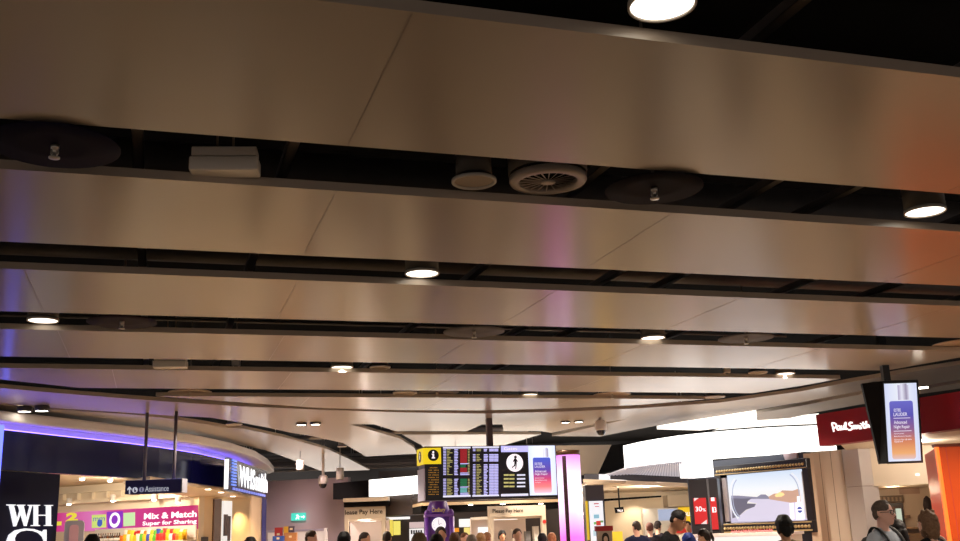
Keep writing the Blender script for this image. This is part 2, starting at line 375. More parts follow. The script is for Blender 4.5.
sprinkler(654, 189.5, .325, M('disc_brown', C(26, 19, 20), .7, spec=.05), 'large dark brown sprinkler disc right of the round vent', 3.755)
sprinkler(122, 322.5, .345, M('disc_plum', C(48, 36, 42), .7, spec=.08), 'plum grey sprinkler disc in the left slot beside a lit downlight', 3.79)
sprinkler(474, 332, .35, disc_g, 'grey sprinkler disc in the middle slot below the centre of the ceiling', 3.79)
sprinkler(746, 338.5, .34, disc_g, 'grey sprinkler disc at right beside a lit downlight', 3.79)
sprinkler(190, 392.5, .33, disc_t, 'pale tan sprinkler disc at left where the curved slot begins')
sprinkler(612, 394.8, .33, disc_t, 'pale thin sprinkler disc right of the small downlight above the screens')
sprinkler(437, 393, .36, disc_g, 'dim grey sprinkler disc in the slot left of the small far downlight')
sprinkler(962, 344, .38, disc_t, 'tan sprinkler disc cut by the right edge of the photo')
def grille(px, py, r_, lab, z=3.84):
    p = at_z(px, py, z); e = empty('ceiling_speaker', p, lab, 'loudspeaker', 'round ceiling loudspeakers')
    MB().lathe([(r_*.86, -.004), (r_*.94, -.012), (r_, -.006), (r_, .012), (r_*.86, .012), (r_*.86, -.004)], p, 36).build('rim', rim_m, e)
    MB().lathe([(0, .003), (r_*.86, .003)], p, 36).build('mesh_grille', M('grille_tan', C(168, 150, 132), .6), e)
    MB().lathe([(r_*.8, .04), (r_*.8, .2), (0, .2)], p, 24).build('speaker_can', can_m, e)
grille(474, 181.5, .15, 'round speaker with pale rim left of the large round vent')
grille(380, 367.5, .145, 'pale round speaker right of a lit downlight under the fourth panel')
grille(758, 372.5, .15, 'pale round speaker left of the right hand far downlight')
grille(714, 397, .2, 'white rimmed round speaker at right where the curved slot narrows', 3.82)
grille(234, 424.5, .16, 'white round speaker in the slot above the navy canopy', 3.80)
grille(342, 446.5, .12, 'small white round speaker at the narrow end of the left curved slot', 3.80)
grille(405, 393, .2, 'pale flat round speaker in the slot left of the dim grey disc')
# swirl vent
p = at_z(548, 181, 3.86)
e = empty('swirl_vent', p, 'large round ceiling vent with pinwheel vanes', 'ceiling vent')
R_ = .262
MB().lathe([(R_*.74, -.004), (R_*.8, -.02), (R_*.97, -.012), (R_, .0), (R_, .03), (R_*.74, .03), (R_*.74, -.004)], p, 48).build('rim', M('vent_rim', C(176, 160, 148), .35), e)
MB().lathe([(R_*.16, .0), (R_*.2, -.012), (R_*.1, -.018), (0, -.018)], p, 24).build('hub', M('vent_rim', (0,0,0)), e)
for k in range(20):
    a = 2*PI*k/20; mb = MB()
    d = Vector((math.cos(a), math.sin(a), 0)); t = Vector((-d.y, d.x, 0))
    P = [p+d*R_*.17-t*.002+Vector((0, 0, -.006)), p+d*R_*.76-t*.004+Vector((0, 0, -.006)), p+d*R_*.76+t*.004+Vector((0, 0, -.003)), p+d*R_*.17+t*.002+Vector((0, 0, -.003))]
    mb.add(P+[q+Vector((0, 0, .003)) for q in P], [(0,1,2,3), (7,6,5,4), (0,4,5,1), (1,5,6,2), (2,6,7,3), (3,7,4,0)]); mb.build('vane', M('vane', C(190, 172, 162), .4), e)
MB().lathe([(R_*.98, .05), (R_*1.02, .05), (R_*1.02, .22), (R_*.98, .22), (R_*.98, .05)], p+Vector((0, 0, 0)), 40).build('collar', dark, e)
MB().lathe([(R_*.73, .07), (0, .075)], p, 30).build('throat', black, e)
# emergency light fittings
def emergency(px0, px1, py0, py1, z, lab):
    c = at_z((px0+px1)/2, py1, z); w = (at_z(px1, py1, z)-at_z(px0, py1, z)).length
    e = empty('emergency_light', c, lab, 'emergency light'); fr = Fr(tuple(Vector((c.x, c.y, 0))), (U.x, U.y)) if False else Fr((c.x, c.y, 0), (1, .1))
    wm = M('fitting_white', C(236, 222, 204), .4)
    MB().box(-w*.47, w*.47, -.09, .05, z+.1, z+.16, fr).build('gear_tray', wm, e, bevel=.006)
    MB().box(-w*.5, w*.5, -.1, .06, z, z+.095, fr).build('diffuser', M('fitting_lens', C(240, 228, 212), .25), e, bevel=.012)
    MB().box(-w*.4, -w*.2, -.102, -.1, z+.03, z+.06, fr).build('test_label', M('label_grey', C(120, 105, 95), .5), e)
    for s in (-.1, .1): MB().tube([fr.w(s*.5, 0, z+.16), fr.w(s*.5, 0, z+.95)], .008, 6).build('hanger', M('hanger_tan', C(120, 100, 80), .5), e)
emergency(190, 259, 150, 173, 3.82, 'pale emergency light fitting hanging in the slot right of the navy disc')
emergency(153, 187, 359, 368, 3.79, 'small pale emergency light fitting in the left slot under the fourth panel')
def sensor(px, py, z, lab):
    p = at_z(px, py, z); e = empty('sensor_box', p, lab, 'sensor', 'small sensor boxes in the slots')
    MB().box(p.x-.05, p.x+.05, p.y-.05, p.y+.05, p.z, p.z+.1).build('box', rim_m, e, bevel=.008); MB().lathe([(0, -.02), (.02, -.015), (.03, 0)], p, 12).build('eye', can_m, e)
    MB().tube([p+Vector((0, 0, .1)), p+Vector((0, 0, 1.1))], .008, 6).build('drop_rod', dark, e)
sensor(236, 366, 3.86, 'small pale sensor box in the slot right of the small emergency fitting')
sensor(727, 373, 3.84, 'small grey sensor box in the right slot left of a round speaker')
# dome cameras
def dome(px, py, z, s, lab, stem=.2):
    p = at_z(px, py, z); e = empty('dome_camera', p, lab, 'security camera', 'dome security cameras')
    MB().lathe([(.085*s, 0), (.1*s, .02*s), (.1*s, .14*s), (.06*s, .18*s), (.03*s, .18*s)], p, 24).build('housing', M('cam_white', C(196, 186, 176), .4), e)
    MB().lathe([(0, -.09*s), (.045*s, -.078*s), (.075*s, -.04*s), (.085*s, 0)], p, 24).build('dome', M('dome_dark', C(30, 28, 32), .1), e)
    MB().tube([p+Vector((0, 0, .17*s)), p+Vector((0, 0, .18*s+stem))], .03*s, 10).build('stem', M('cam_white', (0,0,0)), e)
dome(601, 430.5, 3.52, 1.2, 'white dome camera under the curved panel right of the pink column', .06)
dome(323, 484, 2.98, 1.3, 'white dome camera on a stem beside the lilac back wall', 1.78)
# wall-washer spots hung behind the panels
def spot(px, py, z, lab, r_=.07, h=.22):
    p = at_z(px, py, z); e = empty('track_spot', p, lab, 'spotlight', 'cylindrical spotlights over the shops')
    MB().lathe([(r_*.8, 0), (r_, 0), (r_, h), (0, h)], p, 16).build('body', rim_m, e)
    MB().lathe([(0, .01), (r_*.8, .01)], p, 16).build('lens', glow2, e)
    MB().tube([p+Vector((0, 0, h)), p+Vector((0, 0, 5.0-p.z))], .012, 6).build('stem', dark, e)
spot(340, 479.5, 3.06, 'white cylinder spotlight right of the dome camera at the back wall', .1, .3)
spot(300, 470, 3.3, 'white cylinder spotlight in the dark ceiling behind the pointed panel', .1, .25)
# ================================================================== helpers on sign planes
def rpx(mb, fr, px0, py0, px1, py1, y0, y1, mi=0):
    mx, my = (px0+px1)/2, (py0+py1)/2
    a, b = fr.l(px0, my)[0], fr.l(px1, my)[0]; t, d = fr.l(mx, py0)[1], fr.l(mx, py1)[1]
    return mb.box(a, b, y0, y1, d, t, fr, mi)
def ppx(mb, fr, pix, y0, y1, mi=0): return mb.fpoly(fr, [fr.l(*q) for q in pix], y0, y1, mi)
def tpx(mb, fr, txt, px0, py0, px1, py1, y=.004, mi=0, bold=0.0, shear=0.0):
    mx, my = (px0+px1)/2, (py0+py1)/2
    return ftext(mb, fr, txt, fr.l(px0, my)[0], fr.l(px1, my)[0], fr.l(mx, py1)[1], fr.l(mx, py0)[1], y, mi, bold, shear)
def dpx(mb, fr, px, py, rpix, y0, y1, mi=0, n=24):
    x, z = fr.l(px, py); x2 = fr.l(px+rpix, py)[0]; return mb.fdisc(fr, x, z, abs(x2-x), y0, y1, mi, n)
def wallpx(px0, Y0, px1, Y1, ypx=520):
    a = at_y(px0, ypx, Y0); b = at_y(px1, ypx, Y1); return Fr((a.x, a.y, 0), (b.x-a.x, b.y-a.y)), (Vector((b.x, b.y, 0))-Vector((a.x, a.y, 0))).length
def off_curve(pts, d):
    out = []
    for i, p in enumerate(pts):
        a = Vector(pts[max(i-1, 0)]); b = Vector(pts[min(i+1, len(pts)-1)]); t = (b-a).normalized(); n = Vector((-t[1], t[0]))
        out.append((p[0]+n.x*d, p[1]+n.y*d))
    return out
white_em = G('lightbox_white', (255, 252, 246), 2.6)
navy = M('navy_gloss', C(17, 20, 78), .14, spec=.2); navym = M('navy_satin', C(13, 13, 46), .5, spec=.1); cream = M('shop_cream', C(234, 218, 192), .6); creamw = M('shop_white', C(226, 218, 208), .5)
letter = G('lit_letter_white', (250, 250, 255), .95)
# ================================================================== LEFT SHOP (navy curved shopfront)
zft, zfb = EYE+1.95, EYE+1.2
canw = M('canopy_white', C(212, 206, 204), .45)
fas = plan([(-70,423),(5,430),(59,436),(120,442.5),(160,447.5),(200,454),(232,461.5),(252,470)], zft-.13)
back = off_curve(fas, .18)
sf = empty('navy_shopfront', (fas[2][0], fas[2][1], 0), 'curved navy shopfront at left with white serif letters and violet canopy glow', 'shopfront')
MB().prism(fas + back[::-1], zfb, zft-.13).build('fascia', navy, sf); MB().prism(off_curve(fas, .16) + off_curve(fas, .178)[::-1], zft-.131, zft).build('back_upstand', canw, sf)
can_out = plan([(-70,414),(0,421),(80,429.5),(160,438.5),(200,444),(232,450.5),(255,457.5),(268,465),(274,472)], zft)
end = Vector(can_out[-1]); fe = Vector(fas[-1])
can = can_out + [tuple(end+Vector((-.25, .7))), tuple(end+Vector((-.9, 1.2)))] + [tuple(Vector(fas[-1])+Vector((-.2, .3)))] + back[::-1]
canw = M('canopy_white', C(206, 198, 192), .45)
MB().prism(can, zft, zft+.17).build('canopy', canw, sf, bevel=.03)
led = M('led_violet', (.20, .13, 1.0), .4, 0, 6.5)
ledb = M('led_blue', (.10, .13, 1.0), .4, 0, 3.0)
lc0, lc1 = off_curve(fas, .05), off_curve(fas, .10)
MB().prism(lc0 + lc1[::-1], zft-.128, zft-.108).build('light_strip', led, sf)
# navy panel with the big white letters
pf = Fr((fas[1][0], fas[1][1], 0), (fas[2][0]-fas[1][0], fas[2][1]-fas[1][1]))
x0 = pf.l(-60, 500)[0]; x1 = pf.l(58.5, 500)[0]
pan = MB().box(x0, x1, -.25, 0, 0, zfb-.012, pf).build('letter_panel', navym, sf)
MB().box(pf.l(-1.6, 450)[0]-.03, pf.l(.8, 450)[0], .001, .03, 0, zft-.06, pf).build('blue_light_edge', ledb, sf)
def z6(pts): return [(x/6.29, 455+y/6.29) for x, y in pts]
for nm, strokes in (('letter', [[(38,311),(90,312),(90,317),(79,319),(102,412),(120,350),(112,322),(104,318),(104,313),(150,313),(150,318),(140,320),(160,412),(184,322),(172,318),(172,314),(203,314),(203,318),(193,321),(158,447),(149,447),(124,364),(92,449),(82,449),(54,319),(38,317)]]),
                    ('letter', [[(192,442),(209,440),(209,320),(198,318),(198,314),(244,314),(244,318),(231,320),(231,376),(287,376),(287,320),(276,318),(276,315),(326,315),(326,319),(312,321),(312,440),(322,442),(322,446),(274,446),(274,442),(287,440),(287,382),(231,382),(231,440),(243,442),(243,447),(190,447)]])):
    for s_ in strokes: ppx(MB(), pf, z6(s_), .001, .03).build(nm, letter, pan)
S_out = [(284,470),(284,546),(274,546),(262,514),(238,490),(205,478),(160,474),(120,482),(95,500),(84,525),(88,552),(110,580),(160,606),(215,634),(262,668),(282,715),(280,760),(255,805),(205,835),(150,842),(100,832),(62,812),(52,838),(40,838),(40,740),(50,740),(66,775),(100,808),(150,820),(200,812),(232,790),(238,760),(225,735),(180,706),(110,670),(62,636),(38,590),(36,545),(52,503),(90,474),(150,462),(205,466),(240,478),(262,486),(272,470)]
ppx(MB(), pf, z6(S_out), .001, .03).build('letter', letter, pan)
# interior: ceiling, back wall, cream end walls
bw, bwl = wallpx(198.5, 26.0, 59, 28.2); bw = Fr(tuple(bw.w(bwl, 0, 0)), (-bw.ex.x, -bw.ex.y)); 
xr = bw.l(198.5, 517)[0]; xl = bw.l(-40, 520)[0]
struct(MB().box(xl, xr, -.2, 0, 0, 3.16, bw), 'wall_shop_back', cream)
intc = [bw.w(xl, -.2, 0), bw.w(xr, -.2, 0)]
cpoly = [tuple(p[:2]) for p in (Vector((*off_curve(fas, .2)[i], 0)) for i in range(len(fas)))]
cp = cpoly + [tuple(at_y(262, 505, 29.6)[:2]), tuple(intc[1][:2]), tuple(intc[0][:2])]
struct(MB().prism(cp, 3.16, 3.22), 'ceiling_shop', M('shop_ceiling', C(214, 192, 160), .7))
# niche row on the bulkhead
nb = MB(); rpx(nb, bw, 30, 489.0, 198, 491, 0, .12); rpx(nb, bw, 30, 498.5, 198, 502, 0, .3)
for q in range(-8, 12): 
    x = bw.l(80+14.5*q*1.0, 494)[0]
    if xl < x < xr: nb.box(x-.025, x+.025, 0, .1, bw.l(120, 498.5)[1], bw.l(120, 490.8)[1], bw)
thing(nb, 'bulkhead_shelf', cream, 'cream niche row along the top of the left shop back wall', 'bulkhead')
for k, (px, py) in enumerate(((82,478.5),(110,480),(69,502.8),(113,499.3),(154,498.4),(178,501))):
    z_ = 3.1 if py < 490 else 2.62
    z_ = 0
    if py < 490: p = at_y(px, py, 24.5); top = 3.165
    else: x_, zz_ = bw.l(px, py, .4); p = bw.w(x_, .4, zz_-.02); top = p.z+.15
    e = empty('track_spot', tuple(p), 'small lit spotlight inside the left shop under its cream ceiling', 'spotlight', 'spotlights inside the left shop')
    MB().lathe([(.05, -.02), (.07, 0), (.07, .14), (0, .14)], p, 14).build('body', creamw, e); MB().ell(p+Vector((0, 0, -.02)), (.06, .06, .03), 0, 12, 6).build('lens', glow2, e)
    MB().tube([p+Vector((0, 0, .13)), p+Vector((0, 0, max(.14, top-p.z)))], .01, 6).build('stem', creamw, e)
# pink banner
pink = ramp_em('banner_pink', [(0, (214, 40, 130)), (.34, (236, 130, 200)), (.5, (222, 70, 160)), (1, (206, 14, 108))], 0, -1.9, 1.9, .8, (.04, .002, .02))
bn = MB(); bn.fpoly(bw, [bw.l(40, 532), bw.l(198.3, 528.8), bw.l(198.3, 505), bw.l(40, 514.3)], .001, .03)
ban = thing(bn, 'banner', pink, 'long pink sale banner along the back wall of the left shop', 'banner')
yel = G('print_yellow', (235, 220, 60), .8); lime = G('print_lime', (205, 225, 120), .8); purp = G('print_purple', (130, 40, 190), .8); wht = G('print_white', (255, 245, 250), 1.0); mint = G('print_mint', (190, 225, 170), .8)
blu = G('print_blue', (60, 90, 190), .8)
t_ = MB(); tpx(t_, bw, 'Mix & Match', 145, 511.9, 197.6, 518.2, .034, 0, .03); t_.build('lettering', wht, ban)
t_ = MB(); tpx(t_, bw, 'Super for Sharing', 143.5, 520.2, 197.6, 525.6, .034, 0, .03); t_.build('lettering', wht, ban)
t_ = MB(); ppx(t_, bw, [(93,515),(107,514.3),(107,527.3),(93,528)], .031, .04); t_.build('printed_bag', lime, ban)
t_ = MB(); tpx(t_, bw, 'mm', 94.5, 517.5, 106, 521, .044); dpx(t_, bw, 101, 523, 2.6, .041, .045); t_.build('printed_mark', blu, ban)
t_ = MB(); ppx(t_, bw, [(108,512),(124,511),(123.3,527),(120,529),(112,529.4),(108.8,527.7)], .031, .042); t_.build('printed_tub', purp, ban)
t_ = MB(); dpx(t_, bw, 116, 520, 5.4, .043, .046); t_.build('printed_mark', wht, ban)
t_ = MB(); dpx(t_, bw, 116, 519.6, 3.2, .047, .049); t_.build('printed_mark', purp, ban)
t_ = MB(); ppx(t_, bw, [(124.5,513),(136,512.2),(136,525.6),(124.5,526.4)], .031, .04); t_.build('printed_bag', mint, ban)
t_ = MB(); tpx(t_, bw, '2', 67, 512.5, 79, 521.5, .034, 0, .06); t_.build('lettering', yel, ban)
t_ = MB(); rpx(t_, bw, 57, 521.5, 62.5, 525.5, .031, .036); t_.build('printed_mark', yel, ban)
# shelf below the banner, with bottles and packets
sh = empty('shop_shelf', tuple(bw.w(bw.l(150, 536)[0], .3, 0)), 'cream shop shelf unit under the pink banner', 'shelf unit')
xa = bw.l(96, 536)[0]
MB().box(xa, xr-.02, .05, .55, 0, .1, bw).build('base', creamw, sh); MB().box(xa, xr-.02, .02, .05, .1, 2.0, bw).build('back_panel', creamw, sh)
for zz in (.5, .9, 1.3, 1.62): MB().box(xa, xr-.02, .05, .5, zz, zz+.03, bw).build('shelf', creamw, sh)
def bottle(x, cm, lab):
    e = empty('bottle', tuple(bw.w(x, .42, 1.652)), lab, 'bottle', 'bottles on the left shop shelf'); o_ = bw.w(x, .42, 1.652)
    MB().lathe([(.032, 0), (.035, .01), (.035, .14), (.014, .19), (.014, .235), (0, .235)], o_, 12).build('glass', cm, e)
    MB().lathe([(.0362, .04), (.0362, .11)], o_, 12).build('paper_label', creamw, e)
    return e
bc = [C(70,40,26), C(50,30,24), C(96,56,30)]
for k in range(14):
    px = 102+2.3*k; x = bw.l(px, 537)[0]
    bottle(x, M('bottle_%d' % (k % 3), bc[k % 3], .15), 'dark bottle with white label in the row on the left shop shelf')
pc = [(240,190,40), (225,120,30), (235,215,70), (200,40,36), (90,170,60), (250,240,225), (60,80,170), (215,60,50)]
pnm = ['yellow', 'orange', 'pale yellow', 'red', 'green', 'white', 'blue', 'scarlet']
def packet(fr, x, y, z, w_, h_, ci, lab, grp):
    mb = MB(); n = 7; P = []
    for s_ in (1, -1):
        for i in range(n):
            for j in range(5):
                a, b = i/(n-1), j/4; bulge = .05*w_*4*(math.sin(PI*a)*math.sin(PI*b))**.6
                P.append(fr.w(x+(b-.5)*w_, y+s_*max(.002, bulge), z+a*h_))
    fs = []
    for s_ in (0, 1):
        for i in range(n-1):
            for j in range(4):
                q = s_*n*5+i*5+j; fs.append((q, q+1, q+6, q+5) if s_ == 0 else (q, q+5, q+6, q+1))
    for i in range(n-1): fs += [(i*5, i*5+5, n*5+i*5+5, n*5+i*5), (i*5+4, n*5+i*5+4, n*5+i*5+9, i*5+9)]
    mb.add(P, fs, 0, True)
    e = mb.build('snack_packet', M('pack_%d' % ci, C(*pc[ci]), .3)); tag(e, lab, 'snack packet', grp)
    return e
seq = [1, 0, 5, 2, 0, 5, 4, 0, 6, 2, 4, 3, 7, 3, 0, 5, 3]
rnd_ = random.Random(21)
for row in range(2):
    for k in range(20):
        ci = seq[(k*(1+row)+row*5) % len(seq)]; px = 134.5+3.25*k; x = bw.l(px, 536)[0]
        if x > xr-.08: continue
        packet(bw, x, .43-.13*row, 1.653, .15, .17+.1*row+rnd_.uniform(-.02, .03), ci, '%s snack packet on the left shop shelf under the pink banner' % pnm[ci], 'snack packets on the left shop shelf')
# end of the shop: cream wall, mirror, picture, warm lit wall, navy corner
ew, ewl = wallpx(198.5, 26.0, 262.5, 29.0)
struct(MB().box(0, ewl, -.15, 0, 0, 3.16, ew), 'wall_shop_end', M('warm_wall', C(240, 214, 172), .6))
mb = MB(); rpx(mb, ew, 212, 499, 219.3, 560, .002, .05)
mir = thing(mb, 'tall_mirror', M('mirror_brown', C(120, 98, 84), .2, .5), 'tall brown framed mirror panel at the end of the left shop', 'mirror')
mb = MB(); rpx(mb, ew, 221, 501, 229.5, 560, .002, .06); thing(mb, 'display_board', G('panel_lit', (245, 238, 232), .9), 'bright white upright panel with dark picture in the left shop', 'panel')
mb = MB(); rpx(mb, ew, 221.3, 514.5, 225, 536, .061, .08); rpx(mb, ew, 225.4, 516, 228, 541, .061, .075); thing(mb, 'small_picture', M('pic_dark', C(120, 108, 110), .3), 'narrow dark picture on the bright white panel of the left shop', 'picture')
mb = MB(); rpx(mb, ew, 200.5, 537, 206.5, 543, .002, .05); thing(mb, 'wall_box', M('box_dark', C(70, 62, 60), .4), 'small dark box on the cream wall of the left shop', 'wall box')
a = ew.w(ewl, 0, 0)
struct(MB().box(-.02, .1, -.3, .12, 0, 2.9, Fr(tuple(a), (1, .2))), 'pillar_corner', M('corner_blue', C(40, 42, 110), .4))
# cream rounded soffit under the lit sign
so = plan([(150,480.5),(183,485.5),(215,490),(233,493),(250,498),(262,503.5),(266.5,507)], EYE+1.12)
so2 = so + [tuple(Vector(so[-1])+Vector((-.2, .5))), tuple(Vector(so[-1])+Vector((-.9, .8))), tuple(Vector(so[2])+Vector((-1.3, 1.0))), tuple(Vector(so[0])+Vector((-.8, .9)))]
rim = thing(MB().prism(so2, EYE+1.12, EYE+1.2), 'entrance_soffit', M('soffit_cream', C(236, 216, 186), .5), 'cream rounded soffit with small downlights under the lit shop sign', 'soffit', bevel=.02)
for px, py in ((208,489.5),(221,492.5),(233,496.5),(239,499),(244,501.5)):
    p = at_z(px, py, EYE+1.118); MB().lathe([(0, -.003), (.055, -.003), (.065, 0)], p, 14).build('downlight_lens', glow2, rim)
# lit projecting sign
zs1, zs0 = EYE+1.74, EYE+1.05
ps = [at_z(229.5, 457.6, zs1), at_z(267.5, 471.8, zs1)]
sg = Fr((ps[0].x, ps[0].y, 0), (ps[1].x-ps[0].x, ps[1].y-ps[0].y)); L = (Vector(ps[1][:2])-Vector(ps[0][:2])).length
sig = empty('shop_sign', tuple(sg.w(L/2, -.15, zs0)), 'lit navy box sign with white capital letters at the rounded end of the left shop', 'sign')
MB().box(0, L, -.1, 0, zs0, zs1, sg).build('sign_box', M('sign_navy', C(16, 20, 52), .2), sig)
bl = Fr(tuple(sg.w(0, -.15, 0)), (1, 0)); 
MB().box(.0, .085, .0, .012, zs0+.03, zs1-.03, Fr(tuple(sg.w(-.013, -.095, 0)), (-sg.n.x*-1, -sg.n.y*-1))).build('end_light', G('end_white', (250, 250, 255), 1.6), sig)
t_ = MB(); ftext(t_, sg, 'WHS', L*.2, L*.6, zs0+.13, zs1-.08, .03, 0, .03); ftext(t_, sg, 'mith', L*.62, L*.97, zs0+.13, zs1-.08, .03, 0, .03); t_.build('lettering', G('sign_letter', (255, 255, 255), 1.8), sig)
t_ = MB()
for k in range(9): t_.box(L*.05, L*.14, .001, .03, zs0+.12+.065*k, zs0+.155+.065*k, sg)
t_.build('glowing_slats', G('sign_blue', (120, 150, 245), 1.0), sig)
t_ = MB()
for k in range(14): t_.box(L*(.08+.062*k), L*(.12+.062*k), .001, .02, zs0+.03, zs0+.085, sg)
t_.build('small_print', G('sign_small', (130, 140, 230), .9), sig)
# upright security panel at the shop entrance
g0 = at_y(74.5, 530, 17.4); gf = Fr((g0.x, g0.y, 0), (1, .25))
def rr(x0, x1, z0, z1, r_, n=5):
    P = []
    for cx, cz, a0 in ((x1-r_, z0+r_, -PI/2), (x1-r_, z1-r_, 0), (x0+r_, z1-r_, PI/2), (x0+r_, z0+r_, PI)):
        P += [(cx+r_*math.cos(a0+PI/2*i/n), cz+r_*math.sin(a0+PI/2*i/n)) for i in range(n+1)]
    return P
gx0, gx1 = gf.l(64.5, 532)[0], gf.l(84, 532)[0]; gt = gf.l(74, 520.5)[1]
gt_ = empty('security_gate', (g0.x, g0.y, 0), 'grey rounded upright panel with pinkish centre at the left shop entrance', 'security gate')
MB().fpoly(gf, rr(gx0, gx1, 0, gt, .06), -.04, .04).build('frame', M('gate_grey', C(176, 170, 174), .5), gt_)
MB().fpoly(gf, rr(gx0+.08, gx1-.08, .12, gt-.07, .05), .04, .048).build('pink_infill', M('gate_pink', C(232, 178, 180), .4), gt_)
MB().box(gx0-.06, gx1+.06, -.16, .16, 0, .05, gf).build('base', M('gate_grey', (0,0,0)), gt_)
# ------------------------------------------------------------------ hanging direction sign
c0 = at_y(153, 488, 17.5); af = Fr((c0.x, c0.y, 0), (1, -.05))
ax0, ax1 = af.l(125, 488)[0], af.l(181, 485)[0]; az0, az1 = (af.l(125, 495)[1]+af.l(181, 491.6)[1])/2, (af.l(125, 481)[1]+af.l(181, 478)[1])/2
asn = empty('hanging_sign', tuple(af.w((ax0+ax1)/2, -.13, az0)), 'dark blue hanging direction sign reading Assistance, on two grey rods', 'sign')
MB().box(ax0, ax1, -.26, 0, az0, az1, af).build('sign_box', M('sign_darkblue', C(44, 44, 96), .5, spec=.2), asn, bevel=.008)
MB().box(ax1+.001, ax1+.02, -.26, 0, az0, az1, af).build('end_plate', M('end_grey', C(120, 118, 128), .4), asn)
pale = G('sign_text_pale', (205, 208, 225), .75)
t_ = MB(); tpx(t_, af, 'Assistance', 145.2, 485.6, 168.8, 491.4, .004); t_.build('lettering', pale, asn)
t_ = MB(); ppx(t_, af, [(129,494),(130.2,494),(130.2,489),(131.6,490.4),(131.6,488.6),(129.6,486.4),(127.4,488.8),(127.4,490.6),(129,489.2)], .001, .005); t_.build('arrow', pale, asn)
t_ = MB(); dpx(t_, af, 135, 490, 2.7, .001, .004); t_.build('round_symbol', pale, asn)
t_ = MB(); dpx(t_, af, 141.6, 489.6, 2.5, .001, .004); t_.build('round_symbol', G('sym_grey', (150, 150, 185), .6), asn)
t_ = MB(); rpx(t_, af, 134.4, 488.2, 135.2, 490.4, .005, .007); dpx(t_, af, 135.2, 491, 1.1, .005, .007); rpx(t_, af, 141.2, 488, 142, 491.5, .005, .007); t_.build('symbol_mark', M('sign_darkblue', (0,0,0)), asn)
for px in (141.3, 171):
    x = af.l(px, 479)[0]; MB().tube([af.w(x, -.13, az1-.01), af.w(x, -.13, ZB+.02)], .028, 10).build('hanging_rod', M('rod_grey', C(96, 90, 100), .4, .3), asn)
# ================================================================== BACK LEFT: lilac wall, boxes, pay points
lw, lwl = wallpx(225, 30.5, 348, 29.5)
lil = M('wall_lilac', C(178, 162, 172), .6)
struct(MB().box(-1, lwl, -.2, 0, 0, lw.l(300, 479.5)[1], lw), 'wall_back_left', lil)
ex = lw.off(.02); mb = MB(); rpx(mb, ex, 293, 513, 306, 520.5, 0, .12)
es = thing(mb, 'exit_sign', G('exit_green', (60, 190, 170), 1.3), 'glowing green exit sign on the lilac back wall', 'exit sign')
mb = MB(); q = ex.off(.122)
ppx(mb, q, [(295.5,519),(297,516.5),(296,515),(298,514.5),(299,516.2),(300.4,516.6),(298.6,517.4),(299.4,519.4),(298.2,519.2),(297.4,517.8),(296.4,519.6)], 0, .01)
ppx(mb, q, [(301,516.3),(303.5,516.2),(303.2,515),(305.2,516.8),(303.4,518.6),(303.5,517.4),(301,517.5)], 0, .01)
mb.build('symbols', G('exit_white', (220, 255, 245), 1.4), es)
# low display screen wall
lp, lpl = wallpx(268, 25.5, 326, 25.5); zt = lp.l(297, 529.5)[1]
dw = empty('display_partition', tuple(lp.w(lpl/2, 0, 0)), 'low white partition with lilac top rail before the back wall', 'partition')
MB().box(0, lpl, -.06, 0, 0, zt-.05, lp).build('panel', M('part_white', C(214, 208, 218), .5), dw); MB().box(-.03, lpl+.03, -.08, .02, zt-.05, zt, lp).build('top_rail', M('rail_lilac', C(150, 142, 168), .4), dw)
MB().box(lpl-.04, lpl+.03, -.1, .04, 0, zt+.01, lp).build('end_post', M('part_white', (0,0,0)), dw)
bf, bfl = wallpx(270, 22.5, 300, 22.5); zb = bf.l(285, 541)[1]-.03
st = empty('display_shelf', tuple(bf.w(bfl/2, -.25, 0)), 'wooden display shelf piled with boxes before the white partition', 'shelf')
MB().box(0, bfl, -.5, 0, zb-.04, zb, bf).build('top_shelf', M('wood_tan', C(178, 128, 82), .5), st); MB().box(0, bfl, -.5, -.46, 0, zb-.04, bf).build('back_panel', M('wood_tan', (0,0,0)), st)
for x in (0, bfl-.04): MB().box(x, x+.04, -.46, 0, 0, zb-.04, bf).build('side_panel', M('wood_tan', (0,0,0)), st)
for nm, c_, b0, yy, lab in (('carton', (170,44,44), (274.5,527.5,282,541.8), -.32, 'red carton standing at the left of the piled boxes'), ('carton', (40,76,160), (272.5,536,283.5,541.5), -.12, 'blue carton lying in front of the red carton'),
        ('carton', (214,164,52), (283.5,526.5,288.2,541.8), -.32, 'yellow carton standing between the red and dark cartons'), ('carton', (70,56,84), (288.4,526.3,294,532.4), -.3, 'dark plum carton on top of the brown carton'), ('carton', (178,120,72), (284,532.6,296.5,541.5), -.26, 'brown carton at the bottom right of the piled boxes')):
    q = bf.off(yy); mb = MB(); rpx(mb, q, *b0, -.12, 0); o = thing(mb, nm, M('carton_%d' % c_[0], C(*c_), .5), lab, 'box', 'piled boxes on the display shelf')
    t_ = MB(); mx, my = (b0[0]+b0[2])/2, (b0[1]+b0[3])/2; rpx(t_, q, mx-1.4, my-1.4, mx+1.4, my+.6, .001, .004); t_.build('paper_label', M('carton_label', C(224, 206, 170), .5), o)
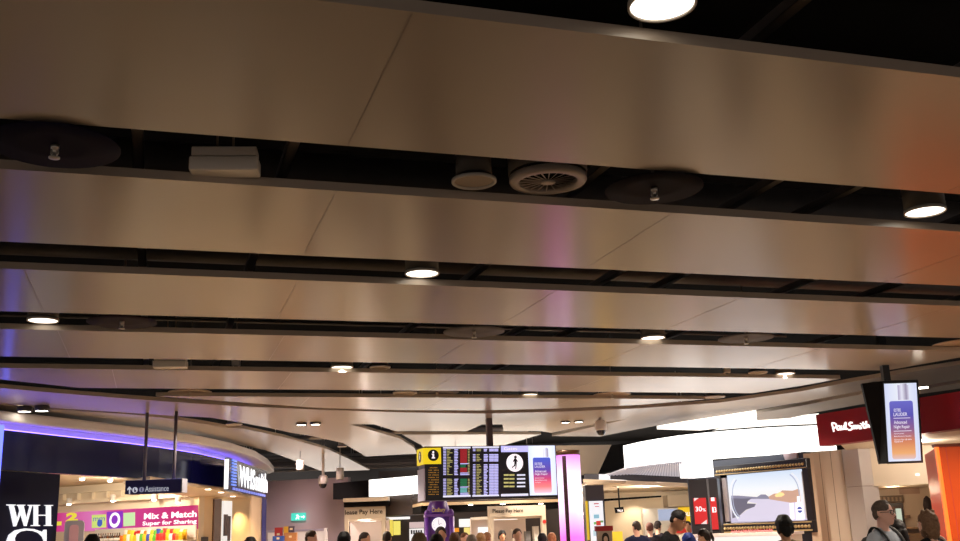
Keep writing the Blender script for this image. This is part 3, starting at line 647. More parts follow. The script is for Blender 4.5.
# black and white lightbox
lb, lbl = wallpx(333, 27.6, 369, 26.6); dirx = lb.ex
z0, z1 = lb.l(369, 496.8)[1], lb.l(369, 480)[1]
xA, xB, xC, xD = 0, lb.l(369, 488)[0], lb.l(552, 470)[0], lb.l(424, 482)[0]
lx = empty('lightbox_fascia', tuple(lb.w(xB, -.3, z0)), 'black and white lit fascia box behind the left end of the flight screens', 'lightbox')
MB().box(xA, xB-.001, -.6, 0, z0, z1, lb).build('black_panel', M('panel_black', C(12, 11, 12), .75, spec=.08), lx)
MB().box(xB, xC, -.3, 0, z0, z1, lb).build('lit_panel', white_em, lx)
MB().box(xB+.02, xD, -.62, -.2, z0-.5, z0-.002, lb).build('brown_soffit_panel', M('bulk_brown', C(58, 46, 40), .35), lx)
# pay points
beige = M('pay_beige', C(202, 186, 166), .5); ink = M('sign_ink', C(44, 38, 36), .7, spec=.1)
def paypoint(px0, px1, Y, ytop, ymid, ybot, tx, lab, Y1=None):
    fr, L = wallpx(px0, Y, px1, Y1 or Y); zt_, zm = fr.l((px0+px1)/2, ytop)[1], fr.l((px0+px1)/2, ymid)[1]
    e = empty('pay_booth', tuple(fr.w(L/2, -.5, 0)), lab, 'pay point')
    hd = MB().box(0, L, -.1, 0, zm, zt_, fr).build('header_board', beige, e)
    MB().box(0, .1, -.1, 0, 0, zm, fr).build('post', beige, e); MB().box(L-.1, L, -.1, 0, 0, zm, fr).build('post', beige, e)
    MB().box(0, L, -1.1, -1.05, 0, zm, fr).build('back_panel', M('pay_back', C(226, 212, 206), .5), e)
    MB().box(.02, L-.02, -1.1, -.1, zm-.04, zm+.02, fr).build('booth_ceiling', creamw, e)
    MB().box(.1, L-.1, -.5, -.05, 0, 1.05, fr).build('counter', M('counter_white', C(220, 210, 200), .4), e)
    MB().box(L*.3, L*.7, -.7, -.6, zm-.06, zm-.045, fr).build('light_strip', G('booth_glow', (255, 246, 235), 1.2), e)
    t_ = MB(); tpx(t_, fr, tx[0], *tx[1], .012, 0, .015); t_.build('lettering', ink, hd)
    return fr, L, e
pf1 = paypoint(344.5, 385.5, 26.2, 506.8, 519, 541, ('lease Pay Here', (345.2, 509.5, 382.6, 515.5)), 'beige pay booth at left whose sign is cut to lease Pay Here')
pf2 = paypoint(489.5, 546, 23.6, 505.6, 516.4, 541, ('Please Pay Here', (492.4, 508.6, 523, 513.8)), 'beige pay booth under the flight screens reading Please Pay Here', 24.2)
mb = MB(); rpx(mb, pf2[0], 497, 526.5, 508.5, 534.5, -1.04, -1.0); thing(mb, 'lit_screen', G('till_screen', (245, 248, 250), 1.1), 'bright white screen inside the pay booth under the flight screens', 'screen')
mb = MB(); dpx(mb, pf2[0], 544.3, 521.6, 1.6, .001, .02); thing(mb, 'round_notice', M('notice_red', C(190, 50, 44), .5), 'small red round notice on the post of the Please Pay Here booth', 'notice')
for px, h_, c_ in ((520, 12, (214,200,190)), (533, 10, (120,118,120)), (541.5, 15, (240,236,230))):
    fr = pf2[0]; x = fr.l(px, 530)[0]
    mb = MB(); mb.box(x-.06, x+.06, -.35, -.25, 1.051, fr.l(px, 541-h_)[1], fr); thing(mb, 'till_stand', M('till_%d' % px, C(*c_), .4), {520: 'pale upright till stand in the middle of the pay booth', 533: 'grey till stand on the pay booth counter', 541.5: 'tall white till stand at the right of the pay booth'}[px], 'till stand')
# black soffit and cream light edge above the left booth
fr = pf1[0]; L = pf1[1]
struct(MB().box(0, L+.1, -.9, .25, fr.l(364, 501.8)[1]+.001, fr.l(364, 498)[1], fr), 'trim_soffit', M('soffit_pale', C(226, 210, 190), .5))
struct(MB().box(0, L+.1, -.9, .12, fr.l(364, 506.7)[1], fr.l(364, 501.8)[1], fr), 'trim_black', M('panel_black', (0,0,0)))
# dark rear wall of the middle shops with lit displays
dk, dkl = wallpx(383, 28.5, 600, 28.5)
struct(MB().box(-.1, dkl, -.2, 0, 0, 3.3, dk), 'wall_back_dark', M('wall_dark', C(50, 42, 42), .5))
bk, bkl = wallpx(421, 24.6, 561, 25.4)
zb0, zb1 = bk.l(500, 505)[1], bk.l(500, 498.8)[1]
e = empty('shop_bulkhead', tuple(bk.w(bkl/2, -.5, zb0)), 'dark brown bulkhead with cream edge below the flight screens', 'bulkhead')
MB().box(0, bkl, -1.2, 0, zb0+.1, zb1+.12, bk).build('panel', M('bulk_brown', (0,0,0)), e)
MB().box(0, bkl, -1.2, .12, zb0+.03, zb0+.098, bk).build('cream_edge', M('edge_cream', C(214, 186, 150), .4), e)
MB().box(0, bkl, -1.2, .05, zb0-.12, zb0+.028, bk).build('black_underside', M('panel_black', (0,0,0)), e)
for px, py in ((502, 503.3), (540, 503.2), (470, 504)):
    x, z = bk.l(px, py); MB().lathe([(0, -.01), (.05, -.008), (.06, .01), (0, .012)], bk.w(x, .06, z-.02), 12).build('downlight_lens', glow2, e)
dsp = dk.off(.002)
for b0, c_, em, lab in (((388,520,393,536), (236,214,90), .9, 'yellow lit poster at the far left of the dark rear wall'), ((393.5,521,400.5,535), (240,225,110), .9, 'pale yellow lit poster beside the narrow yellow one'), ((386,517,410,519.5), (245,242,240), 1.0, 'white lit strip above the yellow posters'),
        ((409.5,522,424,528), (214,190,190), .8, 'pinkish lit poster left of the purple clock tower'), ((409.5,528.5,424,541), (244,240,238), .9, 'white lit shelf display left of the purple clock tower'),
        ((459,519,470,527), (240,240,238), 1.0, 'white lit display right of the purple clock tower'), ((464,527.5,470,535), (240,220,130), .9, 'pale yellow lit display under the white one'), ((454,528,459,532), (236,150,40), .9, 'small orange lit panel right of the clock tower'), ((470.6,517.5,482,535), (120,72,52), .5, 'brown lit poster left of the pay booth')):
    mb = MB(); rpx(mb, dsp, *b0, 0, .06); thing(mb, 'lit_poster', G('poster_%d_%d' % (b0[0]*10, b0[1]), c_, em), lab, 'poster')
mb = MB()
for k in range(5): rpx(mb, dsp, 411+2.4*k, 530+.2*(k % 2), 412.6+2.4*k, 534, .061, .08)
thing(mb, 'printed_pictures', M('pic_black', C(40, 34, 38), .5), 'row of small dark pictures on the white display by the clock tower', 'picture strip')
# purple clock tower
ct = at_y(439, 520, 21.0); cf = Fr((ct.x, ct.y, 0), (1, .1)); pu = M('tower_purple', C(88, 44, 140), .35); pud = M('tower_purple_dark', C(44, 26, 78), .35)
hw = (cf.l(453.3, 525)[0]-cf.l(425.5, 525)[0])/2; cx = cf.l(439.3, 525)[0]
tz = lambda y: cf.l(439, y)[1]
ck = empty('clock_tower', tuple(cf.w(cx, -hw, 0)), 'purple promotional clock tower with white round clock face and gold script', 'clock tower')
MB().box(cx-hw*.86, cx+hw*.86, -hw*1.8, 0, 0, tz(516.5), cf).build('tower_body', pu, ck, bevel=.01)
MB().box(cx-hw*1.04, cx+hw*1.04, -hw*1.95, .06, tz(516.6), tz(514.2), cf).build('cornice', M('tower_lilac', C(120, 80, 170), .35), ck, bevel=.008)
for s in (-1, 1):
    MB().tube([cf.w(cx+s*hw*.9, .03, 0), cf.w(cx+s*hw*.9, .03, tz(517))], .05, 12).build('corner_column', pu, ck)
    MB().ell(cf.w(cx+s*hw*.85, .0, tz(513)), (.06, .06, .07)).build('finial', pu, ck)
dome_p = [(hw*.84, 0), (hw*.8, .12), (hw*.62, .26), (hw*.3, .34), (hw*.2, .36), (0, .37)]
MB().lathe(dome_p, tuple(cf.w(cx, -hw, tz(514.3))), 24).build('domed_top', pu, ck)
MB().lathe([(hw*.5, 0), (hw*.46, .1), (hw*.3, .17), (0, .18)], tuple(cf.w(cx, -hw, tz(505.5))), 20).build('dark_cap', pud, ck)
cl = MB(); dpx(cl, cf, 438.7, 524.6, 7.0, .001, .035, 0, 32); cl = cl.build('clock_face', G('clock_white', (250, 246, 250), .95), ck)
t_ = MB(); x, z = cf.l(438.7, 524.6)
for k in range(12): a = PI/6*k; t_.fdisc(cf, x+.105*math.sin(a), z+.105*math.cos(a), .007, .036, .04, 0, 8)
t_.fpoly(cf, [(x-.005, z), (x+.005, z), (x+.005, z+.085), (x-.005, z+.085)], .036, .042); t_.fpoly(cf, [(x, z-.005), (x+.06, z+.02), (x+.058, z+.028), (x, z+.005)], .036, .042)
t_.build('clock_hands', M('hands_dark', C(70, 50, 80), .5), cl)
q = cf.off(-hw*.18); t_ = MB(); tpx(t_, q, 'Cadbury', 431.8, 507.6, 445.6, 513.2, .03, 0, .02, .35); t_.build('gold_script', M('gold_script', C(226, 186, 110), .35, .2, .35), ck)
# ------------------------------------------------------------------ FLIGHT INFORMATION DISPLAY
o_ = at_y(425.5, 500, 19.8); fd = Fr((o_.x, o_.y, 0), (U.x, U.y))
xe = fd.l(557.4, 471)[0]; zt_, zb_ = (fd.l(425.5, 446.8)[1]+fd.l(557, 444.8)[1])/2, (fd.l(425.5, 500)[1]+fd.l(557, 498)[1])/2
fi = empty('flight_display', tuple(fd.w(xe/2, -.25, zb_)), 'hanging bank of flight information screens with a yellow information cube', 'flight display')
frame_m = M('frame_black', C(14, 14, 17), .3)
MB().box(0, xe, -.5, -.012, zb_, zt_, fd).build('cabinet', frame_m, fi, bevel=.006)
MB().box(-.022, -.001, -.5, .0, zb_, zt_-.42, fd).build('side_panel', M('side_grey', C(196, 198, 226), .4), fi)
yel_s = G('info_yellow', (246, 214, 30), .85)
zy = fd.l(433, 464)[1]; xy = fd.l(441, 456)[0]
cube = MB().box(-.03, xy, -.5, .004, zy, zt_-.03, fd).build('yellow_cube', yel_s, fi)
t_ = MB(); dpx(t_, fd, 433.2, 455.3, 5.5, .005, .009, 0, 32); t_.build('black_disc', frame_m, cube)
def info_i(fr, px, py, s, y0):
    mb = MB(); rpx(mb, fr, px-.9*s, py-1.6*s, px+.8*s, py+2.4*s, y0, y0+.004); rpx(mb, fr, px-1.7*s, py+2.2*s, px+1.7*s, py+3.2*s, y0, y0+.004); rpx(mb, fr, px-1.7*s, py-1.6*s, px, py-.8*s, y0, y0+.004); dpx(mb, fr, px-.1*s, py-3.1*s, 1.0*s, y0, y0+.004); return mb
info_i(fd, 433.2, 455.3, 1.0, .010).build('letter_i', wht, cube)
sf_ = Fr(tuple(fd.w(-.031, -.5, 0)), (fd.n.x, fd.n.y)); zc_ = (zy+zt_-.03)/2
t_ = MB(); t_.fdisc(sf_, .25, zc_, .11, .0, .004, 0, 28); t_.build('black_disc', frame_m, cube)
t_ = MB(); t_.box(.235, .265, .005, .008, zc_-.05, zc_+.03, sf_); t_.fdisc(sf_, .25, zc_+.055, .018, .005, .008, 0, 12); t_.build('letter_i', wht, cube)
amb = G('amber_led', (214, 156, 60), .8); t_ = MB()
for r_ in range(12):
    for c_ in range(8): 
        if (r_*5+c_*3) % 7: rpx(t_, fd, 428.6+1.32*c_, 467.4+2.42*r_, 429.25+1.32*c_, 468.1+2.42*r_, .001, .004)
t_.build('amber_text', amb, fi)
lilac = G('fids_lilac', (190, 186, 246), 1.1); ylw = G('fids_yellow', (214, 206, 130), .75); redc = G('fids_red', (160, 32, 40), .8); grn = G('fids_green', (30, 116, 74), .8); teal = G('fids_teal', (110, 190, 190), .8)
wht2 = G('fids_white', (228, 228, 250), .95); dkblue = G('fids_dark', (14, 14, 22), .3)
def z7(x, y): return 410+x/7.73, 440+y/7.73
def zr(mb, x0, y0, x1, y1, mi, yy=.002):
    a, b = z7(x0, y0), z7(x1, y1); rpx(mb, fd, *a, *b, yy, yy+.003, mi)
MM = [lilac, ylw, redc, grn, teal, wht2, dkblue]
s1 = MB(); zr(s1, 252, 50, 470, 446, 6, -.012); s1 = s1.build('screen', MM, fi)
t_ = MB(); zr(t_, 255, 53, 468, 66, 5); zr(t_, 255, 427, 468, 441, 5)
rows1 = [y for y in range(72, 276, 12)] + [y for y in range(300, 424, 12)]
random.seed(3)
for y in rows1:
    zr(t_, 257, y, 257+22, y+6, 0); zr(t_, 286, y+1, 298+random.randint(0, 32), y+5.5, 1); zr(t_, 342, y, 362+random.randint(0, 12), y+7, 0)
    if y < 180 or 205 < y < 250: zr(t_, 388, y-2, 440, y+9.5, 2)
    elif 185 < y < 205: zr(t_, 388, y-1, 430, y+8, 3)
    elif 250 <= y < 280: zr(t_, 388, y, 458, y+7, 0)
    elif 300 <= y < 352: zr(t_, 388, y-1, 440, y+9, 3)
    elif 372 <= y < 404: zr(t_, 388, y-1, 440, y+9, 4)
    else: zr(t_, 388, y, 456, y+7, 0)
    zr(t_, 447, y+1, 460, y+5.5, 1)
t_.build('flight_rows', MM, s1)
s2 = MB(); zr(s2, 478, 48, 690, 444, 6, -.012); s2 = s2.build('screen', MM, fi)
t_ = MB(); zr(t_, 481, 50, 688, 62, 5); zr(t_, 481, 424, 688, 436, 5)
for y in [q for q in range(68, 92, 12)] + [q for q in range(110, 170, 12)] + [q for q in range(188, 420, 12)]:
    zr(t_, 486, y, 506, y+6, 0); zr(t_, 514, y+1, 526+random.randint(4, 30), y+5.5, 1); zr(t_, 570, y, 588+random.randint(2, 16), y+8, 0); zr(t_, 612, y-1, 648, y+8, 0); zr(t_, 650, y-1, 682, y+8, 0)
t_.build('flight_rows', MM, s2)
def z9(x, y): return 490+x/6.76, 410+y/6.76
def zr9(mb, x0, y0, x1, y1, mi, yy=.002): rpx(mb, fd, *z9(x0, y0), *z9(x1, y1), yy, yy+.003, mi)
s3 = MB(); zr9(s3, 70, 236, 262, 588, 6, -.012); s3 = s3.build('screen', MM, fi)
t_ = MB(); zr9(t_, 74, 242, 258, 284, 0); zr9(t_, 74, 566, 258, 582, 5); t_.build('lit_bars', MM, s3)
t_ = MB()
for y in (434, 460, 486, 511):
    zr9(t_, 93, y, 126, y+11, 1); zr9(t_, 130, y, 165, y+11, 1); zr9(t_, 182, y, 238, y+11, 5)
t_.build('gate_rows', MM, s3)
t_ = MB(); tpx(t_, fd, 'Gates', 504, 447, 517, 450.2, .0065); dpx(t_, fd, 514.7, 462.8, 8.3, .002, .005, 0, 32); t_.build('white_disc', wht, s3)
t_ = MB(); k_ = lambda *pts: ppx(t_, fd, [(490+x/6.76, 410+y/6.76) for x, y in pts], .0055, .008)
dpx(t_, fd, 490+171/6.76, 410+318/6.76, 1.35, .0055, .008); k_((162,328),(178,328),(180,362),(164,362)); k_((162,330),(154,350),(158,352),(166,340)); k_((178,332),(188,348),(184,352),(176,342))
k_((164,360),(172,360),(170,378),(152,388),(148,384),(162,374)); k_((172,360),(180,360),(178,380),(176,400),(170,400),(172,380)); k_((152,384),(156,388),(150,394),(147,390)); t_.build('walking_figure', frame_m, s3)
# bottle advertisements
def bottle_ad(fr, name, parent, px, body, cap, em, cols, yy, lines, bg=((236,240,250), (206,214,246))):
    (x0, y0, x1, y1) = px; mb = MB(); rpx(mb, fr, x0, y0, x1, y1, yy-.014, yy)
    zb__, zt__ = fr.l((x0+x1)/2, y1)[1], fr.l((x0+x1)/2, y0)[1]
    s = mb.build('screen', ramp_em(name+'_bg', [(0, bg[1]), (.5, bg[0]), (1, bg[1])], 0, -.3, .3, em), parent)
    mb = MB(); bx0, by0, bx1, by1 = body; a = fr.l(bx0, (by0+by1)/2)[0]; b = fr.l(bx1, (by0+by1)/2)[0]; t = fr.l((bx0+bx1)/2, by0)[1]; d = fr.l((bx0+bx1)/2, by1)[1]
    mb.fpoly(fr, rr(a, b, d, t, .035), yy+.001, yy+.003); mb.build('bottle_picture', ramp_em(name+'_body', cols, 2, 0, t-d, em), s)
    mb = MB(); rpx(mb, fr, *cap, yy+.001, yy+.003); cw = cap[2]-cap[0]; rpx(mb, fr, cap[0]+cw*.2, cap[1]-.1*(cap[3]-cap[1]), cap[2]-cw*.2, cap[1], yy+.001, yy+.003)
    mb.build('cap_picture', ramp_em(name+'_cap', [(0, (170,160,196)), (.35, (228,228,244)), (.75, (150,140,170)), (1, (214,212,232))], 0, -.08, .08, em), s)
    for tx, bx in lines: mb = MB(); tpx(mb, fr, tx, *bx, yy+.005, 0, .01); mb.build('lettering', G('ad_text', (240, 236, 250), .9), s)
    return s
bottle_ad(fd, 'small_ad', fi, (529, 445.6, 556, 495.2), (533.4, 457.5, 551, 493), (542.6, 448.5, 548.2, 457), 1.3, [(0, (226,190,206)), (.18, (244,120,120)), (.4, (196,60,110)), (.65, (84,60,160)), (1, (60,84,190))], .004,
          [('ESTEE', (534.6, 462.6, 542, 465)), ('LAUDER', (534.6, 465.6, 545, 467.8)), ('Advanced', (534.8, 470, 546, 472.4)), ('Night Repair', (534.8, 473, 547.6, 475.6)), ('Synchronized', (534.8, 477.4, 544, 478.8)), ('Multi-Recovery', (534.8, 479.6, 547, 481)), ('Complex', (534.8, 481.8, 541, 483))])
x = fd.l(493.5, 440)[0]
MB().box(x-.055, x+.055, -.3, -.2, zt_-.01, ZT+.3, fd).build('ceiling_pole', M('pole_brown', C(74, 62, 62), .45, .2), fi)
# linear lights of the shop ceilings behind the screens
for k, Y in enumerate((26.6, 28.2, 29.8)):
    a, b = at_y(432, 470, Y), at_y(552, 470, Y)
    mb = MB().box(a.x, b.x, Y-.09, Y+.09, 3.3, 3.36); o = thing(mb, 'linear_light', G('linear_glow', (255, 246, 232), 5.0), 'long white linear light of the shop ceiling hidden behind the flight screens', 'ceiling light', 'linear lights behind the flight screens')
    for t in (.2, .8): MB().tube([(a.x+(b.x-a.x)*t, Y, 3.36), (a.x+(b.x-a.x)*t, Y, 5.0)], .01, 6).build('hanger', svc, o)
# ------------------------------------------------------------------ pink lit column
pc_ = at_y(570.3, 500, 18.0); zt2 = at_y(570, 450.6, 18.0).z; pr = .205
colm = ramp_em('column_pink', [(0, (255,70,190)), (.5, (248,110,214)), (.66, (255,214,248)), (.84, (255,228,252)), (.97, (222,130,230))], 2, 0, zt2, 1.5)
pl = empty('lit_column', (pc_.x, pc_.y, 0), 'glowing pink and white round column right of the flight screens', 'lit column')
MB().tube([(pc_.x, pc_.y, .0), (pc_.x, pc_.y, zt2-.08)], pr, 40).build('lit_tube', colm, pl)
MB().tube([(pc_.x, pc_.y, zt2-.08), (pc_.x, pc_.y, zt2)], pr*1.02, 40).build('metal_cap', M('cap_bronze', C(116, 84, 66), .3, .6), pl)
cfr = Fr((pc_.x, pc_.y, 0), (1, 0)); a0 = -PI/2-.42
P = []; 
for i in range(5):
    a = a0-.17+.085*i; P.append((pc_.x+(pr+.004)*math.cos(a), pc_.y+(pr+.004)*math.sin(a)))
Q = [(pc_.x+(pr-.03)*math.cos(a0+.17-.085*i), pc_.y+(pr-.03)*math.sin(a0+.17-.085*i)) for i in range(5)]
MB().prism(P+Q, 0, zt2-.1).build('dark_strip', M('strip_plum', C(84, 54, 66), .4), pl)
# ================================================================== RIGHT: canopy shop, white lightbox, framed screen
# cream bulkhead and black sloping panel between the pink column and the lightbox
q, L = wallpx(548, 25.5, 625, 25.5)
e = thing(ppx(MB(), q, [(548,445.6),(611.5,444.8),(598.5,474),(548,476)], -.3, 0), 'bulkhead', M('bulk_cream', C(222, 206, 184), .5), 'cream bulkhead panel behind the top of the pink column', 'bulkhead')
q, L = wallpx(598, 24.6, 626, 24.2)
e = thing(ppx(MB(), q, [(611,445.4),(640,441),(640,466),(624,468.5),(598,474)], -.3, 0), 'bulkhead', M('panel_black', (0,0,0)), 'black sloping bulkhead panel at the left end of the white lightbox', 'bulkhead')
# shop under the ribbed canopy
sb, sbl = wallpx(560, 31, 700, 31)
struct(MB().box(0, sbl, -.2, 0, 0, EYE+1.1, sb), 'wall_canopy_shop', M('canopy_wall', C(226, 206, 178), .6))
cpoly = plan([(586,484),(690,480.5)], EYE+1.0); 
cb = [cpoly[0], cpoly[1], tuple(sb.w(sbl, 0, 0)[:2]), tuple(sb.w(0, 0, 0)[:2])]
struct(MB().prism(cb, EYE+1.0, EYE+1.05), 'ceiling_canopy_shop', M('canopy_ceiling', C(196, 178, 158), .6))
k = 0
for px, py in ((610.5,492.5),(615,487),(645.5,487.3),(647,493.2),(659,491.6),(628,494.5),(672,490)):
    p = at_z(px, py, EYE+.99); e = empty('downlight', tuple(p), 'small recessed downlight in the pale ceiling of the canopy shop', 'ceiling light', 'recessed lights in the canopy shop')
    MB().lathe([(.05, 0), (.075, -.006), (.08, .01), (.05, .01), (.05, 0)], p, 14).build('rim', creamw, e); MB().lathe([(0, .002), (.05, .002)], p, 14).build('lens', glow2, e)
# ribbed white soffit
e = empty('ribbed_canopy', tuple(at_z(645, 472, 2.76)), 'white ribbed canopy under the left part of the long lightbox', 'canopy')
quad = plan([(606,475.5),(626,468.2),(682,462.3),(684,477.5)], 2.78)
MB().prism(quad, 2.78, 2.80).build('white_sheet', G('sheet_painted_glow', (222, 214, 220), .6), e)  # emission stands in for light falling on the sheet; it is no lamp
mb = MB(); a, b, c, d = [Vector((*p, 0)) for p in quad]
for i in range(26):
    t = (i+.5)/26; p0 = a+(d-a)*t; p1 = b+(c-b)*t; w_ = (d-a).normalized()*.018
    mb.prism([tuple((p0-w_)[:2]), tuple((p1-w_)[:2]), tuple((p1+w_)[:2]), tuple((p0+w_)[:2])], 2.755, 2.779)
mb.build('ribs', G('rib_painted_glow', (188, 180, 190), .5), e)  # ribs glow as well, brightness put into the material
bq, bql = wallpx(584, 24.6, 692, 23.4)
e = empty('canopy_beam', tuple(bq.w(bql/2, -.1, 2.55)), 'dark grey toothed beam along the front of the canopy shop', 'beam')
def slant(mb, fr, p0, p1, h, y0, y1, mi=0):
    return ppx(mb, fr, [p0, p1, (p1[0], p1[1]+h), (p0[0], p0[1]+h)], y0, y1, mi)
slant(MB(), bq, (584,473.8), (598.8,474.2), 5, -.2, 0).build('grey_section', M('beam_slate', C(84, 82, 92), .4), e)
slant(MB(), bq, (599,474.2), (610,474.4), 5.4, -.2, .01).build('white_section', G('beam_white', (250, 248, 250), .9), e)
slant(MB(), bq, (610.2,474.6), (692,478.6), 4.6, -.2, 0).build('dark_section', M('beam_dark', C(72, 70, 76), .45), e)
mb = MB()
for i in range(28): 
    px = 611+2.9*i; py = 474.4+.0489*(px-610); ppx(mb, bq, [(px,py-1.0),(px+1.5,py-1.0),(px+1.5,py+.3),(px,py+.3)], -.1, .005)
mb.build('teeth', M('beam_dark', (0,0,0)), e)
slant(MB(), bq, (584,479), (692,483.4), 3.8, -.4, .06).build('cream_edge', M('edge_cream2', C(236, 216, 190), .5), e)
# inside the canopy shop
q = sb.off(.02)
mb = MB(); ppx(mb, q, [(598,499.3),(661,495.6),(661,497.2),(598,501.6)], .001, .06); thing(mb, 'wall_rail', M('panel_black', (0,0,0)), 'black rail high on the cream wall of the canopy shop', 'rail')
mb = MB(); rpx(mb, q, 663, 495.5, 700, 507, .001, .8); thing(mb, 'bulkhead', M('bulk_tan', C(186, 170, 150), .5), 'tan bulkhead at the right of the canopy shop wall', 'bulkhead')
cu = empty('display_unit', tuple(q.w(q.l(665, 530)[0], .2, 0)), 'pale shop unit with blue picture and yellow panel behind the man in black', 'display unit')
mb = MB(); rpx(mb, q, 643, 508, 692, 568, .0, .4); mb.build('carcass', M('unit_white', C(226, 220, 212), .5), cu)
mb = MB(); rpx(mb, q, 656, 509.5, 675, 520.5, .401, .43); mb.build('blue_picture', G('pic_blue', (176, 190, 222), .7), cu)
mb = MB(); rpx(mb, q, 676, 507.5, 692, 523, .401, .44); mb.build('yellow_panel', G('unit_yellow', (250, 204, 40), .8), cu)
t_ = MB(); tpx(t_, q.off(.44), 'SALE', 683, 512, 691, 516, .004, 0, .02); t_.build('lettering', wht, cu)
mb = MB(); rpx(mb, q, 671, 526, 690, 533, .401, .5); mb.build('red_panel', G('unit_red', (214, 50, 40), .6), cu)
low, lowl = wallpx(608, 28, 640, 28)
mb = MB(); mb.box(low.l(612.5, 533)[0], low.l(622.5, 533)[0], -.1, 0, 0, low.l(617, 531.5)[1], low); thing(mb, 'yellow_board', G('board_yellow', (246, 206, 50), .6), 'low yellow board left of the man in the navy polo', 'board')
# hanging sign in the shop
hs, hsl = wallpx(610, 27, 630, 27)
e = empty('hanging_sign', tuple(hs.w(hs.l(619.5, 510)[0], -.05, hs.l(619.5, 513)[1])), 'small black hanging sign with white lettering inside the canopy shop', 'sign')
b_ = MB(); ppx(b_, hs, [(614.6,507.6),(623.4,506.8),(624.4,512),(615.8,513.2)], -.1, 0); b_.build('sign_box', M('panel_black', (0,0,0)), e)
t_ = MB(); tpx(t_, hs, 'TILLS', 617.2, 509.6, 622.8, 511.6, .004, 0, .03); t_.build('lettering', wht, e)
x = hs.l(619.6, 505)[0]; MB().tube([hs.w(x, -.05, hs.l(619.5, 508)[1]), hs.w(x, -.05, EYE+1.0)], .02, 8).build('hanger', M('panel_black', (0,0,0)), e)
# dark pillar with white poster
dp = at_y(595.5, 510, 21.0); df = Fr((dp.x, dp.y, 0), (1, .05)); x0, x1 = df.l(586.5, 512)[0], df.l(605, 512)[0]
e = empty('poster_pillar', tuple(df.w((x0+x1)/2, -.2, 0)), 'slate grey pillar with a white lit poster, right of the pink column', 'pillar')
MB().box(x0, x1, -.4, 0, 0, df.l(595, 485)[1], df).build('pillar_body', M('slate', C(74, 74, 84), .4), e)
mb = MB(); rpx(mb, df, 590.3, 501, 604.2, 560, .001, .03); po = mb.build('poster', G('poster_white', (240, 242, 248), .95), e)
for i, (b0, c_) in enumerate((((593.5,503.3,598.5,504.3), (200,60,60)), ((594.5,506.3,599,507), (210,80,80)), ((593.5,514.5,599,518.5), (150,200,220)), ((596,520.8,600.5,525.5), (220,70,60)), ((593.5,522,596,524.5), (120,180,110)), ((600,520.5,603,522.5), (110,160,90)), ((593,530,602,536), (196,220,228)))):
    mb = MB(); rpx(mb, df, *b0, .031, .036); mb.build('printed_block', G('pblock_%d' % i, c_, .8), po)
mb = MB(); rpx(mb, df, 586.2, 501, 588.4, 540, .001, .05); mb.build('yellow_edge', G('board_yellow', (0,0,0)), e)
# easel sign with red header
ea = at_y(605, 533, 17.0); ef = Fr((ea.x, ea.y, 0), (1, .2))
x0, x1 = ef.l(597.4, 535)[0], ef.l(612, 535)[0]; zt_ = ef.l(605, 526.5)[1]
e = empty('poster_stand', tuple(ef.w((x0+x1)/2, -.1, 0)), 'freestanding grey poster stand with red header and dark haired portrait', 'poster stand')
MB().box(x0, x1, -.06, 0, .5, zt_, ef).build('board', M('board_grey', C(186, 178, 172), .5), e)
MB().box(x0-.02, x1+.02, -.08, .01, zt_-.07, zt_+.01, ef).build('red_header', M('header_red', C(170, 40, 42), .4), e)
xc = (x0+x1)/2+.01
mb = MB(); mb.fdisc(ef, xc, zt_-.19, .062, .001, .006, 0, 20, .095); mb.fpoly(ef, [(xc-.08, zt_-.36), (xc+.08, zt_-.36), (xc+.06, zt_-.2), (xc-.06, zt_-.2)], .001, .006); pt = mb.build('portrait_hair', M('hair_ink', C(34, 28, 30), .5), e)
mb = MB(); mb.fdisc(ef, xc, zt_-.2, .034, .007, .01, 0, 20, .05); mb.build('portrait_face', M('face_pale', C(214, 196, 186), .5), pt)
MB().box(xc-.03, xc+.03, -.05, -.01, 0, .5, ef).build('post', M('board_grey', (0,0,0)), e); MB().box(x0, x1, -.2, .15, 0, .03, ef).build('foot', M('board_grey', (0,0,0)), e)
# long white lightbox, gently curved
zb_, zt_ = EYE+1.27, EYE+1.765
cur = plan([(624.7,468.3),(642,465.3),(660,462.8),(680,460.4),(700,458.6),(720,457),(740,455.6),(760,454.3),(780,453.2),(810,452),(837,451)], zb_)
e = empty('white_lightbox', (cur[5][0], cur[5][1], zb_), 'long curved white lightbox fascia above the framed screen', 'lightbox')
bk_ = off_curve(cur, .5)
MB().prism(cur+bk_[::-1], zb_, zt_).build('lit_panel', white_em, e)
lo_ = plan([(679,461.2),(699.2,459.2)], zb_); lo2 = off_curve(lo_, .4)
MB().prism(lo_+lo2[::-1], EYE+.93, zb_-.001).build('lit_tab', white_em, e)
ct_ = off_curve(cur, .06)
MB().prism(off_curve(cur, .02)+off_curve(cur, .55)[::-1], zt_+.001, zt_+.03).build('top_plate', M('panel_black', (0,0,0)), e)
